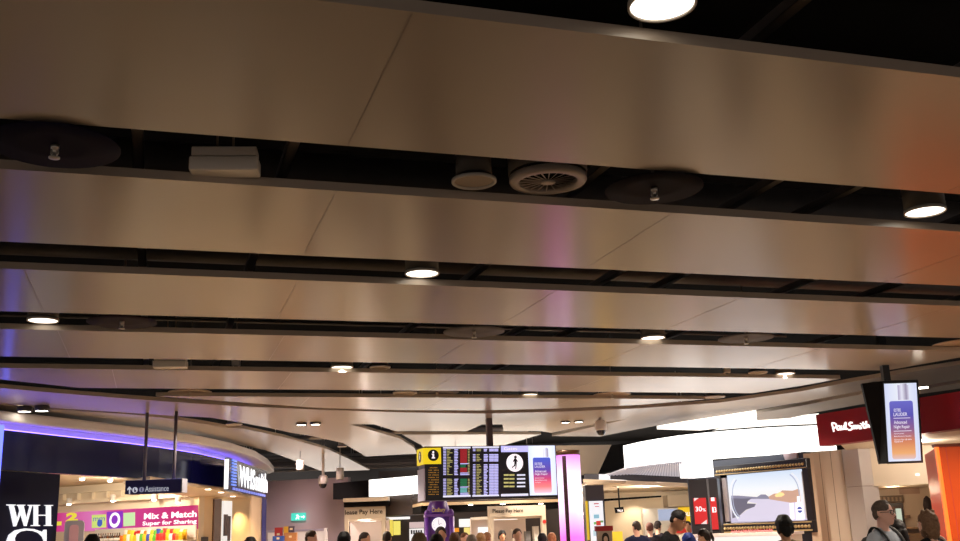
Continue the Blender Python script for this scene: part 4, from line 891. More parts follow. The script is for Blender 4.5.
# display wall and framed screen
tv, tvl = wallpx(719, 21.2, 812.5, 19.3); tv0 = tv.off(-.14)
struct(MB().box(tv0.l(688, 490)[0], tv0.l(809, 490)[0], -.2, 0, 0, zb_-.004, tv0), 'wall_display', M('wall_slate', C(62, 66, 80), .35))
X0 = (tv.l(716.5, 467)[0]+tv.l(722, 534)[0])/2; X1 = (tv.l(809, 457.7)[0]+tv.l(815.4, 533)[0])/2
Z1 = (tv.l(716.5, 467)[1]+tv.l(809, 457.7)[1])/2; Z0 = (tv.l(722, 534)[1]+tv.l(815.4, 533)[1])/2
fe_ = empty('framed_screen', tuple(tv.w((X0+X1)/2, -.06, Z0)), 'large lit screen of a river sunset in an ornate black and gold frame', 'screen')
sx0 = (tv.l(727.7, 475.4)[0]+tv.l(729.6, 523)[0])/2; sx1 = (tv.l(801, 469)[0]+tv.l(806, 520)[0])/2; sz1 = (tv.l(727.7, 475.4)[1]+tv.l(801, 469)[1])/2; sz0 = (tv.l(729.6, 523)[1]+tv.l(806, 520)[1])/2
fm = M('frame_dark', C(34, 30, 36), .3); gold = M('gold_trim', C(206, 178, 128), .4, .3)
th = (Z1-sz1)*.98; bh = (sz0-Z0)*.98
MB().box(X0, X1, -.13, .07, Z1-th, Z1, tv).build('top_rail', fm, fe_, bevel=.01); MB().box(X0, X1, -.13, .07, Z0, Z0+bh, tv).build('bottom_rail', fm, fe_, bevel=.01)
for a, b in ((X0, X0+.13), (X1-.13, X1)): MB().box(a, b, -.13, .05, Z0+bh+.001, Z1-th-.001, tv).build('stile', fm, fe_)
for a, b in ((X0+.131, sx0-.02), (sx1+.02, X1-.131)): MB().box(a, b, -.12, .02, Z0+bh+.03, Z1-th-.05, tv).build('pale_strip', M('strip_pale', C(200, 190, 190), .4), fe_)
for za, hh in ((Z1-th*.9, th*.09), (Z0+bh*.88, bh*.1), (Z0+bh*.2, bh*.12)):
    mb = MB(); mb.box(X0+.02, X1-.02, .071, .085, za-hh/2, za+hh/2, tv); mb.build('gold_moulding', gold, fe_)
for za, r__ in ((Z1-th*.56, th*.16), (Z0+bh*.52, bh*.15)):
    mb = MB(); n = int((X1-X0)/(r__*2.4))
    for i in range(n): mb.ell(tv.w(X0+.05+(X1-X0-.1)*(i+.5)/n, .074, za), (r__, r__, r__), 0, 8, 5)
    mb.build('beaded_moulding', gold, fe_)
sh_ = sz1-sz0; sw_ = sx1-sx0
MB().box(sx0-.03, sx1+.03, -.12, -.03, sz0-.02, sz1+.02, tv).build('screen_body', fm, fe_)
mb = MB(); mb.box(sx0, sx1, -.029, -.012, sz0, sz1, tv)
scr = mb.build('screen', ramp_em('screen_sky', [(0, (200,190,220)), (.45, (252,244,238)), (.65, (246,248,252)), (1, (214,228,248))], 2, 0, sh_, 1.0), fe_)
def sp(*pts): return [(sx0+sw_*a, sz0+sh_*b) for a, b in pts]
def z4(*pts):  # zoomed photo coordinates onto the screen plane
    return [tv.l(710+x/5.36, 440+y/5.36) for x, y in pts]
layers = [('far_hills', (140,138,162), .9, [(112,298),(150,298),(200,302),(250,306),(270,292),(295,292),(315,306),(315,316),(112,316)], -.011),
 ('sunlit_hills', (200,160,140), .95, [(310,305),(340,288),(365,286),(385,270),(440,272),(470,262),(478,268),(484,330),(430,336),(380,328),(318,318)], -.0105),
 ('river', (212,206,228), .95, [(112,312),(320,312),(484,326),(505,432),(150,436),(140,420),(250,340)], -.0112),
 ('dark_bank', (110,106,124), .9, [(110,312),(170,314),(222,312),(200,328),(196,340),(244,342),(236,358),(190,374),(150,410),(118,420)], -.010),
 ('sun_glow', (252,216,150), 1.1, [(345,296),(372,278),(392,284),(398,294),(380,304),(352,306)], -.0095)]
for nm, c_, em, pts, yy in layers:
    mb = MB(); mb.fpoly(tv, z4(*pts), yy-.003, yy); mb.build(nm, G('scr_'+nm, c_, em), scr)
def ring(cx, cz, rx, rz, w_, a0, a1, yy, n=30):
    P = []; Q = []
    for i in range(n+1):
        t = a0+(a1-a0)*i/n; s_ = lambda v, p: math.copysign(abs(v)**p, v)
        P.append((cx+rx*s_(math.cos(t), .75), cz+rz*s_(math.sin(t), .75))); Q.append((cx+(rx-w_)*s_(math.cos(t), .75), cz+(rz-w_)*s_(math.sin(t), .75)))
    return P+Q[::-1]
cxs, czs = sx0+sw_*.5, sz0+sh_*.5
for rx, rz, w_, c_ in ((sw_*.485, sh_*.6, .035, (228,232,246)), (sw_*.45, sh_*.56, .02, (170,176,200))):
    for a0, a1 in ((PI*.78, PI*1.22), (-PI*.2, PI*.24)):
        P = [(min(max(x, sx0+.005), sx1-.005), min(max(z, sz0+.005), sz1-.005)) for x, z in ring(cxs, czs, rx, rz, w_, a0, a1, 0)]
        mb = MB(); mb.fpoly(tv, P, -.0085, -.0078); mb.build('window_rim', G('rim_%d' % c_[0], c_, .95), scr)
mb = MB(); mb.fpoly(tv, z4((424,340),(446,336),(452,424),(430,428)), -.0075, -.006); mb.fpoly(tv, z4((456,336),(466,334),(464,302),(480,300),(482,332),(496,334),(508,424),(460,428)), -.0075, -.006); bt = mb.build('white_bottles', G('btl_white', (244, 242, 248), 1.0), scr)
x, z = z4((480, 374))[0]; mb = MB(); mb.fdisc(tv, x, z, .055, -.0055, -.004, 0, 20); mb.build('blue_seal', G('seal_blue', (70, 90, 180), .8), bt)
mb = MB(); mb.box(x-.06, x+.06, -.0035, -.002, z-.012, z+.012, tv); mb.build('seal_band', wht, bt)
# poster pillars left of the screen
pp, ppl = wallpx(689, 19.6, 719, 19.4)
e = empty('poster_pillar', tuple(pp.w(ppl/2, -.15, 0)), 'black pillar with two red sale posters, left of the framed screen', 'pillar')
xa, xb, xc_, xd = pp.l(689.8, 500)[0], pp.l(708, 500)[0], pp.l(710, 500)[0], pp.l(718.6, 500)[0]; zt_ = pp.l(702, 479)[1]
MB().box(xa, xb, -.3, 0, 0, zt_, pp).build('pillar_body', M('pillar_ink', C(40, 38, 42), .35), e); MB().box(xb, xc_, -.3, -.03, 0, zt_, pp).build('grey_joint', M('joint_grey', C(104, 104, 112), .4), e)
MB().box(xc_, xd, -.3, -.005, 0, zt_, pp).build('pillar_body', M('pillar_ink', (0,0,0)), e)
red = G('poster_red', (206, 40, 44), .75)
mb = MB(); rpx(mb, pp, 694.3, 498, 707, 524, .001, .02); p1_ = mb.build('poster', red, e)
t_ = MB(); tpx(t_, pp, '30', 695.6, 506.5, 702.2, 511.5, .024, 0, .015); tpx(t_, pp, '%', 702.6, 508.3, 706, 511.4, .024, 0, .01); t_.build('lettering', wht, p1_)
t_ = MB(); ppx(t_, pp, [(694.3,498),(699,498),(694.3,501.5)], .021, .024); ppx(t_, pp, [(707,519.6),(707,524),(701,524)], .021, .024); t_.build('white_corner', G('corner_pale', (230, 214, 216), .8), p1_)
mb = MB(); rpx(mb, pp, 711.2, 497.5, 717.4, 529.5, .001, .02); p2_ = mb.build('poster', red, e)
t_ = MB(); tpx(t_, pp, '1', 712.4, 507, 714, 512.5, .024, 0, .02); tpx(t_, pp, '3', 714.4, 507, 716.6, 512.5, .024, 0, .02); rpx(t_, pp, 711.2, 497.5, 714.6, 501, .021, .024); t_.build('lettering', wht, p2_)
# white perfume counter below the screen
pc2, pcl = wallpx(693, 18.8, 790, 17.6)
zt_ = pc2.l(712, 533.6)[1]
e = empty('counter', tuple(pc2.w(pcl/2, -.2, 0)), 'long white shop counter below the framed screen', 'counter')
MB().box(0, pcl, -.4, 0, 0, zt_-.05, pc2).build('carcass', creamw, e); MB().box(-.03, pcl+.03, -.43, .03, zt_-.05, zt_-.002, pc2).build('top', M('top_white', C(236, 232, 228), .3), e)
MB().box(.05, pcl-.05, .001, .03, .9, zt_-.06, pc2).build('lit_front', G('front_lit', (250, 240, 238), .8), e)
for i in range(22):
    px = 728+2.35*i
    if 770 < px < 792: continue
    x = pc2.l(px, 533)[0]; o_ = pc2.w(x, -.15, zt_)
    t = empty('perfume_bottle', tuple(o_), 'tiny rosy perfume bottle in the row on the counter below the framed screen', 'perfume bottle', 'perfume bottles below the framed screen')
    MB().box(x-.016, x+.016, -.165, -.135, zt_, zt_+.032, pc2).build('flask', M('rose_glass', C(226, 150, 150), .15), t, bevel=.004)
    MB().tube([pc2.w(x, -.15, zt_+.032), pc2.w(x, -.15, zt_+.05)], .009, 8).build('cap', M('cap_red', C(180, 60, 66), .3), t)
# pale notice above the frame
mb = MB(); ppx(mb, tv, [(779.5,454.2),(793,452.6),(793.6,458),(781.5,460)], -.139, -.1); thing(mb, 'small_notice', M('notice_pink', C(214, 190, 196), .4), 'small pale notice plate on the slate wall above the framed screen', 'notice')
# ------------------------------------------------------------------ far right: beige walls, red fascia, orange portal
post = at_y(811, 500, 19.3)
struct(MB().box(-.05, .12, -.5, 0, 0, zb_-.05, Fr((post.x, post.y, 0), (1, -.3))), 'pillar_screen_side', M('post_tan', C(214, 188, 164), .5))
bwl_, L = wallpx(812, 19.6, 847, 19.3, 500); bm_ = M('beige_panel', C(210, 192, 176), .4)
struct(MB().box(0, L, -.2, 0, 0, zb_-.004, bwl_), 'wall_beige_right', bm_)
for t in (.36, .68):
    struct(MB().box(L*t-.004, L*t+.004, 0, .002, 0, zb_-.01, bwl_), 'trim_joint', M('joint_brown', C(110, 92, 80), .6))
gq, gl = wallpx(847.5, 19.25, 864, 18.9, 500)
e = empty('column', tuple(gq.w(gl/2, -.2, 0)), 'glossy off white square column left of the man with glasses', 'column')
zm = gq.l(856, 486.5)[1]
MB().box(.005, gl, -.4, 0, 0, zm-.004, gq).build('lower_panel', M('gloss_pale', C(192, 184, 182), .15), e); MB().box(.005, gl, -.4, 0, zm+.004, zb_-.004, gq).build('upper_panel', M('gloss_pale', (0,0,0)), e)
MB().box(.02, gl-.02, -.38, -.01, zm-.003, zm+.003, gq).build('seam', M('joint_brown', (0,0,0)), e)
# dark red fascia with white script
ps_, psl = wallpx(817, 17.5, 960, 14.9, 440)
zt_ = (ps_.l(817, 415.4)[1]+ps_.l(960, 390.3)[1])/2; zb_r = (ps_.l(820, 445.8)[1]+ps_.l(960, 429)[1])/2
e = empty('red_fascia', tuple(ps_.w(1.5, -.1, zb_r)), 'dark red shop fascia with white handwritten script at right', 'sign')
xl_ = (ps_.l(815,415.3)[0]+ps_.l(820,445.8)[0])/2
MB().box(xl_, psl+2.5, -.25, 0, zb_r, zt_, ps_).build('fascia_board', M('deep_red', C(140, 20, 30), .4, spec=.25), e)
def script(fr, strokes, mp, r_, y=.012, mi=0):
    mb = MB()
    for st in strokes:
        P = []
        for i in range(len(st)-1):
            p0, p1, p2, p3 = st[max(i-1,0)], st[i], st[i+1], st[min(i+2, len(st)-1)]
            for k in range(5):
                t = k/5; P.append(tuple(.5*((2*b)+(-a+c)*t+(2*a-5*b+4*c-d)*t*t+(-a+3*b-3*c+d)*t**3) for a, b, c, d in zip(p0, p1, p2, p3)))
        P.append(st[-1])
        W_ = []
        for q in P: x, z = fr.l(*mp(q)); W_.append(fr.w(x, y, z))
        mb.tube(W_, r_, 6)
    return mb
m5 = lambda q: (800+q[0]/5.41, 370+q[1]/5.41)
strokes = [[(186,334),(181,312),(176,290),(182,287),(196,292),(199,304),(188,314),(181,314)], [(217,303),(206,304),(203,316),(210,324),(218,316),(219,304),(220,320),(225,323)], [(228,301),(227,314),(233,321),(240,314),(241,300),(242,314),(246,320)], [(248,318),(251,298),(250,284),(245,294),(246,312),(252,320),(258,316)],
           [(286,286),(276,284),(268,292),(274,301),(283,306),(285,316),(274,325),(264,322)], [(290,320),(291,304),(297,302),(299,317),(302,304),(308,302),(310,317),(314,302),(321,303),(323,314),(328,317)], [(330,300),(331,314),(336,315)], [(331,291),(332,289)], [(344,280),(345,300),(349,313),(356,311)], [(337,296),(356,292)], [(361,276),(362,296),(363,312),(366,300),(374,298),(376,308),(384,306)]]
script(ps_, strokes, m5, .014).build('script_lettering', G('script_white', (255, 250, 246), 1.4), e)
# soffit behind the fascia, beige shop interior
a, b = ps_.w(xl_+.2, -.26, 0), ps_.w(psl+2.5, -.26, 0)
sof = [tuple(a[:2]), tuple(b[:2]), (b.x+1, b.y+6), (a.x+1.2, a.y+3)]
struct(MB().prism(sof, zb_r+.03, zb_r+.08), 'ceiling_beige_shop', M('soffit_beige', C(234, 220, 200), .6))
iq, il = wallpx(850, 19.2, 960, 18.4, 470)
zbk = iq.l(892, 485.7)[1]
struct(MB().box(iq.l(862, 470)[0], il+2, -.3, 0, zbk, zb_r+.03, iq), 'wall_shop_bulkhead', M('beige_light', C(222, 208, 188), .6))
jq, jl = wallpx(845, 21.2, 960, 20.6, 510)
struct(MB().box(-1, jl+2, -.2, 0, 0, zbk+.4, jq), 'wall_shop_recess', M('beige_deep', C(196, 174, 150), .6))
struct(MB().box(iq.l(862, 470)[0], il+2, -2.6, -.3, zbk, zbk+.05, iq), 'trim_recess_ceiling', M('beige_deep', (0,0,0)))
mb = MB(); rpx(mb, iq, 915.5, 473.6, 919.5, 475.8, .001, .03); thing(mb, 'lit_fitting', G('fitting_lit', (255, 246, 230), 1.5), 'small lit fitting on the beige bulkhead left of the orange portal', 'light')
q = jq.off(.01)
mb = MB(); rpx(mb, q, 866, 496, 903, 502.6, .0, .12); o = thing(mb, 'lattice_canopy', M('lattice_dark', C(92, 74, 56), .6), 'dark lattice strip above the mirror behind the man with glasses', 'canopy')
t_ = MB()
for i in range(9): rpx(t_, q, 867+4*i, 497.2, 869+4*i, 501.4, .121, .13)
t_.build('lattice_gaps', M('lattice_gap', C(140, 116, 90), .6), o)
mb = MB(); rpx(mb, q, 891, 503, 905.5, 550, .0, .08); o = thing(mb, 'mirror', M('mirror_frame', C(42, 36, 34), .35), 'dark framed mirror between the man with glasses and the curly haired woman', 'mirror')
mb = MB(); rpx(mb, q, 893.4, 506.5, 903.2, 548, .081, .085); o2 = mb.build('glass', M('mirror_glass', C(120, 116, 106), .12, .6), o)
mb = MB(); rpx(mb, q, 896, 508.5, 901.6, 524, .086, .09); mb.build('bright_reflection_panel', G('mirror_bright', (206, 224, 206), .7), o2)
mb = MB(); rpx(mb, q, 899, 486.8, 919.5, 494, .0, .02); thing(mb, 'wall_panel', M('panel_mauve', C(164, 132, 112), .5), 'mauve brown panel on the recess wall above the woman', 'panel')
mb = MB(); rpx(mb, q, 904, 515.2, 910, 518, .0, .1); thing(mb, 'wall_bracket', M('bracket_brown', C(120, 88, 66), .5), 'small brown bracket on the recess wall right of the mirror', 'bracket')
mb = MB(); rpx(mb, q, 905, 527, 922, 528.4, .0, .4); rpx(mb, q, 905, 533, 922, 534.2, 0, .4); thing(mb, 'wall_shelf', M('shelf_brown', C(150, 116, 86), .5), 'pair of brown wall shelves left of the curly haired woman', 'shelf')
co_ = q.w(q.l(926.7, 505)[0], .15, q.l(926.7, 514)[1])
mb = MB(); hh = q.l(926.7, 496)[1]-q.l(926.7, 514)[1]; mb.lathe([(.02, 0), (.075, .03), (.085, hh*.5), (.06, hh*.85), (.015, hh)], tuple(co_), 14); thing(mb, 'hanging_coat', M('coat_dark', C(44, 34, 34), .8), 'dark coat hanging on the recess wall beside the orange portal', 'coat')
# orange portal
pa, pb = at_y(923.5, 448, 16.6), at_y(937, 447, 14.8); zo = pb.z
of = Fr((pa.x, pa.y, 0), (pb.x-pa.x, pb.y-pa.y)); ol = (Vector(pb[:2])-Vector(pa[:2])).length
og = Fr((pb.x, pb.y, 0), (1, -.12))
e = empty('orange_portal', tuple(pb), 'glossy orange shop portal at the right edge with glowing edge line', 'portal')
orm = M('orange_gloss', C(208, 80, 18), .25); ors = M('orange_red_gloss', C(196, 66, 44), .4, spec=.25)
Pp = [tuple(of.w(0, 0, 0)[:2]), tuple(of.w(ol-.02, 0, 0)[:2]), tuple(of.w(ol-.02, -.12, 0)[:2]), tuple(of.w(0, -.12, 0)[:2])]
MB().prism(Pp, 0, zo).build('side_panel', ors, e)
MB().box(.03, 3.2, -.12, 0, 0, zo, og).build('front_panel', orm, e)
MB().box(-.015, .02, -.08, .01, 0, zo, og).build('glowing_edge', G('edge_orange', (255, 120, 40), 1.4), e)
MB().box(-.03, 3.2, -.14, .02, zo+.001, zo+.04, og).build('top_trim', M('trim_dark_orange', C(110, 44, 20), .4), e)
# hanging advertising screen
ed = at_y(902, 420, 15.0); efr = Fr(tuple(ed), (1, .04), math.radians(10))
X0 = (efr.l(882.6, 380)[0]+efr.l(887.3, 463.2)[0])/2; X1 = (efr.l(920, 380.7)[0]+efr.l(922, 463.3)[0])/2
Z1 = (efr.l(882.6,380)[1]+efr.l(920,380.7)[1])/2; Z0 = (efr.l(887.3,463.4)[1]+efr.l(922,463.5)[1])/2
e = empty('advertising_screen', tuple(efr.w((X0+X1)/2, -.1, Z0)), 'hanging upright advertising screen showing a violet and amber bottle, black wedge housing at its left', 'screen')
MB().box(X0, X1, -.1, 0, Z0, Z1, efr).build('housing', frame_m, e, bevel=.006)
lt, lb_ = at_y(862, 383.4, 15.15), at_y(880.2, 464, 15.35)
A0, A1 = efr.w(X0-.002, 0, Z1-.005), efr.w(X0-.002, 0, Z0+.005); B0, B1 = efr.w(X0-.002, -.34, Z1-.02), efr.w(X0-.002, -.34, Z0+.02)
mb = MB(); mb.add([A0, A1, B0, B1, lt, lb_, lt+Vector((.02, .12, 0)), lb_+Vector((.02, .12, 0))], [(0,4,5,1), (4,6,7,5), (6,2,3,7), (0,2,6,4), (1,5,7,3), (0,1,3,2)]); mb.build('wedge_housing', M('wedge_black', C(9, 9, 11), .6, spec=.1), e)
lines = [('ESTEE', (893.6, 408.6, 900.5, 411.6)), ('LAUDER', (893.2, 412.6, 907, 416)), ('Advanced', (893.6, 420.4, 906.6, 423.8)), ('Night Repair', (893.6, 425, 909.6, 429.2)), ('Synchronized', (894, 432.8, 903.6, 434.4)), ('Multi-Recovery Complex', (894, 435.4, 911, 437)), ('Serum for all skin', (894, 438.6, 911.4, 440.2)), ('types', (894, 441, 902.6, 442.6)), ('_', (893.2, 417.7, 910, 418.3)), ('_', (893.4, 430.6, 911.4, 431.2))]
bottle_ad(efr, 'big_ad', e, (886.2, 383.2, 918.6, 461.2), (890.6, 400.8, 914.2, 459), (897.6, 385, 908.6, 399.8), 1.0, [(0, (222,190,190)), (.1, (236,170,110)), (.3, (212,128,92)), (.5, (140,92,140)), (.75, (84,80,176)), (1, (104,104,200))], .004, lines)
pt_ = efr.w((X0+X1)/2-.12, -.2, Z1-.06); MB().box(-.05, .05, -.05, .05, 0, 4.3-pt_.z, Fr(tuple(pt_), (1, .04))).build('ceiling_pole', frame_m, e)
mb = MB(); ppx(mb, Fr(tuple(at_y(926, 388, 15.6)), (1, 0)) if False else efr.off(-.5), [(920,387.4),(928,386.6),(928.4,388.2),(920,389)], -.05, 0); thing(mb, 'strip_light', glow2, 'short white strip light right of the hanging advertising screen', 'light')
# ================================================================== PEOPLE
def catm(pts, rs, k=4):
    """smooth a joint chain"""
    P = [Vector(p) for p in pts]; out = []; ro = []
    R = [(r, r) if not isinstance(r, tuple) else r for r in rs]
    for i in range(len(P)-1):
        p0, p1, p2, p3 = P[max(i-1,0)], P[i], P[i+1], P[min(i+2, len(P)-1)]
        for j in range(k):
            t = j/k; out.append(.5*((2*p1)+(p2-p0)*t+(2*p0-5*p1+4*p2-p3)*t*t+(-p0+3*p1-3*p2+p3)*t**3))
            ro.append(tuple(a+(b-a)*t for a, b in zip(R[i], R[i+1])))
    return out+[P[-1]], ro+[R[-1]]
HEAD = [(0.0,.020,-.078,-.03),(.05,.036,-.092,-.005),(.12,.048,-.098,.02),(.22,.059,-.098,.048),(.34,.066,-.096,.070),(.46,.071,-.093,.088),(.58,.0745,-.094,.097),(.70,.0745,-.092,.098),(.80,.069,-.082,.090),(.89,.056,-.062,.072),(.96,.034,-.034,.044),(1.0,.008,-.004,.012)]
def head_loft(mb, s, grow=0.0, zlo=0.0, n=20, front=None):
    rings = []
    for z, w, f_, b in HEAD:
        if z < zlo-1e-6: continue
        ff = f_-grow; bb = b+grow; ww = w+grow; zz = z*.235+(grow if z > .9 else 0)
        cy, ry = (ff+bb)/2, (bb-ff)/2
        rings.append([Vector((ww*math.cos(2*PI*k/n), cy+ry*math.sin(2*PI*k/n), zz))*s for k in range(n)])
    P = [q for R in rings for q in R]
    fs = [(i*n+k, i*n+(k+1) % n, (i+1)*n+(k+1) % n, (i+1)*n+k) for i in range(len(rings)-1) for k in range(n)]
    fs += [tuple(range(n))[::-1], tuple(range((len(rings)-1)*n, len(rings)*n))]
    return mb.add(P, fs, 0, True)
def remeshed(mb, name, mat, parent, vox, smooth=3, noise=0):
    o = mb.build(name, mat, parent, org=WL[parent.name])
    r_ = o.modifiers.new('join', 'REMESH'); r_.mode = 'VOXEL'; r_.voxel_size = vox; r_.use_smooth_shade = True
    if smooth: sm = o.modifiers.new('smooth', 'SMOOTH'); sm.factor = .5; sm.iterations = smooth
    dg = bpy.context.evaluated_depsgraph_get(); dg.update()
    me = bpy.data.meshes.new_from_object(o.evaluated_get(dg)); old = o.data
    o.modifiers.clear(); o.data = me; bpy.data.meshes.remove(old)
    if noise:
        rnd = random.Random(5)
        for v in me.vertices: v.co += v.normal*rnd.uniform(-noise, noise)
    for p in me.polygons: p.use_smooth = True
    if not me.materials: me.materials.append(mat)
    return o
SKIN = {'light': C(228,182,158), 'pink': C(232,184,166), 'tan': C(204,152,122), 'dark': C(130,90,70)}
def person(px, py, Y, label, yaw=0, hair=(30,24,22), style='short', top=(30,30,34), legs=(40,42,54), skin='light', pitch=0, hyaw=0, glasses=False, near=False, sex='m', extra=None, fwd=0.0, sleeves='long'):
    p = at_y(px, py, Y); H = p.z; base = Vector((p.x, p.y, 0)); s = H/1.75
    e = empty('person', tuple(base), label, 'person')
    vox = .011 if near else .02
    Rz = Matrix.Rotation(yaw, 4, 'Z'); T = Matrix.Translation(base) @ Rz
    k = .93 if sex == 'f' else 1.0
    sh, hp = .178*k, .088
    def S(*a): return tuple(x*s for x in a)
    def V3(x, y, z): return (x*s, y*s, z*s)
    def arm(sd, g=0.0, stop=4):
        P = [V3(sd*sh*.9, .012, 1.405), V3(sd*(sh+.035), .015, 1.34), V3(sd*(sh+.062), .03, 1.10), V3(sd*(sh+.055), -.05, .90), V3(sd*(sh+.045), -.075, .83)]
        R = [.052, .052, .041, .031, .028]
        return P[:stop+1], [(r+g)*s for r in R[:stop+1]]
    def leg(sd, g=0.0, z0=0):
        P = [V3(sd*hp, .0, .93), V3(sd*hp*1.08, -.01, .72), V3(sd*hp*1.1, -.015, .49), V3(sd*hp*1.1, .015, .28), V3(sd*hp*1.1, .02, .075)]
        R = [.088, .078, .056, .052, .038]
        return P, [(r+g)*s for r in R]
    TOR = [(.86,.150,.100,.0),(.95,.158,.108,.0),(1.05,.142,.098,.0),(1.16,.140,.098,-.005),(1.28,.162*k,.112,0),(1.37,.165*k,.105,.008),(1.42,.13*k,.085,.012),(1.455,.075,.062,.012)]
    def torso(mb, g, z0=.8, z1=1.6):
        n = 20; rings = []
        for z, rx, ry, cy in TOR:
            if z0 <= z <= z1: rings.append([Vector(V3((rx+g)*math.cos(2*PI*i/n), cy+(ry+g)*math.sin(2*PI*i/n), z)) for i in range(n)])
        P = [q for R in rings for q in R]
        fs = [(i*n+j, i*n+(j+1) % n, (i+1)*n+(j+1) % n, (i+1)*n+j) for i in range(len(rings)-1) for j in range(n)]
        fs += [tuple(range(n))[::-1], tuple(range((len(rings)-1)*n, len(rings)*n))]
        mb.add(P, fs, 0, True)
    hz0 = 1.75-.235
    Hm = Matrix.Translation(Vector(V3(0, -.004-fwd, hz0+.03))) @ Matrix.Rotation(hyaw, 4, 'Z') @ Matrix.Rotation(pitch, 4, 'X') @ Matrix.Translation(Vector(V3(0, 0, -.03)))
    # one continuous body
    b = MB(); torso(b, 0)
    pts, rs = catm([V3(0, .022, 1.42), V3(0, .012-fwd*.6, 1.50), V3(0, .006-fwd, 1.57)], [.062*s, .054*s, .054*s]); b.tube(pts, rs, 14)
    for sd in (-1, 1):
        pts, rs = catm(*arm(sd)); b.tube(pts, rs, 12)
        w = Vector(V3(sd*(sh+.045), -.075, .83)); d = Vector((0, -.25, -.97)).normalized()
        b.tube([w, w+d*.05*s, w+d*.095*s], [(.028*s, .02*s), (.022*s, .038*s), (.016*s, .036*s)], 10)
        for i, (off, ln) in enumerate(((-.028,.062),(-.010,.074),(.010,.07),(.027,.055))):
            q = w+d*.09*s+Vector((0, off*s, 0)); b.tube([q, q+(d+Vector((-sd*.12, 0, 0)))*ln*.55*s, q+(d*.9+Vector((-sd*.35, 0, 0)))*ln*s], [.0095*s, .009*s, .0075*s], 8)
        q = w+d*.03*s+Vector((0, -.03*s, 0)); b.tube([q, q+Vector((-sd*.008, -.03, -.03))*s, q+Vector((-sd*.016, -.036, -.062))*s], [.012*s, .0105*s, .008*s], 8)
        pts, rs = catm(*leg(sd)); b.tube(pts, rs, 14)
        a = Vector(V3(sd*hp*1.1, .03, .05)); b.tube([a, a+Vector(V3(0, -.07, -.008)), a+Vector(V3(sd*.012, -.17, -.022))], [(.04*s, .045*s), (.042*s, .036*s), (.036*s, .022*s)], 12)
    h = MB(); head_loft(h, s)
    h.tube([Vector((0, -.088, .135))*s, Vector((0, -.104, .113))*s, Vector((0, -.116, .092))*s, Vector((0, -.098, .078))*s], [.009*s, .0115*s, .015*s, .012*s], 8)
    for sd in (-1, 1):
        h.ell(Vector((sd*.077, .012, .108))*s, (.011*s, .02*s, .033*s)); h.ell(Vector((sd*.012, -.1, .088))*s, (.009*s, .011*s, .008*s))
        h.ell(Vector((sd*.034, -.084, .136))*s, (.022*s, .012*s, .007*s))
    h.tube([Vector((-.026, -.09, .055))*s, Vector((0, -.1, .056))*s, Vector((.026, -.09, .055))*s], [.006*s, .010*s, .006*s], 8)
    h.xf(Hm.__copy__() if False else Matrix.Translation(Vector((0,0,0))) @ Hm @ Matrix.Translation(Vector((0, 0, 0))))
    hv = [q.copy() for q in h.v]
    for q in h.f: b.f.append([i+len(b.v) for i in q]); b.mi.append(0); b.sm.append(True)
    b.v += hv
    b.xf(T); remeshed(b, 'body', M('skin_'+skin, SKIN[skin], .5), e, vox, 3 if near else 2)
    # the head carried on the neck: everything on it shares Hm
    HT = T @ Hm
    hm_ = M('hair_%d_%d_%d' % hair, C(*hair), .6, spec=.3)
    if len(hm_.node_tree.nodes) < 3: speckle(hm_, 45, .55, .5)
    hb = MB()
    if style == 'short':
        head_loft(hb, s, .008, .56)
        hb.v = [Vector((q.x, q.y*.93 if q.y < 0 else q.y, q.z)) for q in hb.v]
        hb.v = [Vector((q.x, max(q.y, -.078*s) if q.z < .19*s else q.y, q.z)) for q in hb.v]
        for sd in (-1, 1): hb.ell(Vector((sd*.066, .048, .108))*s, (.012*s, .038*s, .05*s))
        hb.ell(Vector((0, .074, .10))*s, (.05*s, .024*s, .052*s)); hb.ell(Vector((0, -.03, .214))*s, (.05*s, .034*s, .026*s))
    elif style == 'full':
        head_loft(hb, s, .022, .5)
        hb.v = [Vector((q.x, max(q.y, -.074*s) if q.z < .17*s else q.y, q.z)) for q in hb.v]
        for sd in (-1, 1): hb.ell(Vector((sd*.076, .035, .105))*s, (.018*s, .058*s, .07*s))
        hb.ell(Vector((0, .08, .085))*s, (.066*s, .034*s, .08*s)); hb.ell(Vector((0, -.05, .2))*s, (.06*s, .034*s, .036*s))
    elif style in ('long', 'tied', 'curly'):
        g = .014 if style == 'curly' else .016
        head_loft(hb, s, g, .56)
        hb.v = [Vector((q.x, max(q.y, -.076*s) if q.z < .18*s else q.y, q.z)) for q in hb.v]
        for sd in (-1, 1): hb.ell(Vector((sd*.074, .03, .11))*s, (.02*s, .06*s, .075*s))
        hb.ell(Vector((0, .078, .10))*s, (.066*s, .036*s, .085*s))
        if style == 'curly': hb.ell(Vector((0, .055, .03))*s, (.078*s, .05*s, .075*s))
        if style == 'long':
            for sd in (-1, 0, 1): hb.tube([Vector((sd*.06, .06 if sd else .09, .12))*s, Vector((sd*.082, .055 if sd else .09, .0))*s, Vector((sd*.08, .07 if sd else .095, -.14))*s], [.05*s, .048*s, .026*s], 12)
        elif style == 'tied': hb.ell(Vector((0, .125, .15))*s, (.034*s, .036*s, .034*s)); hb.tube([Vector((0, .13, .15))*s, Vector((0, .15, .06))*s, Vector((0, .13, -.04))*s], [.028*s, .026*s, .012*s], 10)
        else:
            rnd = random.Random(11)
            for i in range(46):
                t = rnd.uniform(-.25*PI, 1.25*PI); z = rnd.uniform(-.05, .24); w = .076*math.sqrt(max(.1, 1-((z-.1)/.17)**2))
                hb.ell(Vector((w*math.cos(t), .012+w*1.12*math.sin(t), z))*s, tuple(x*s*rnd.uniform(.7, 1.2) for x in (.023, .023, .025)), 0, 8, 5)
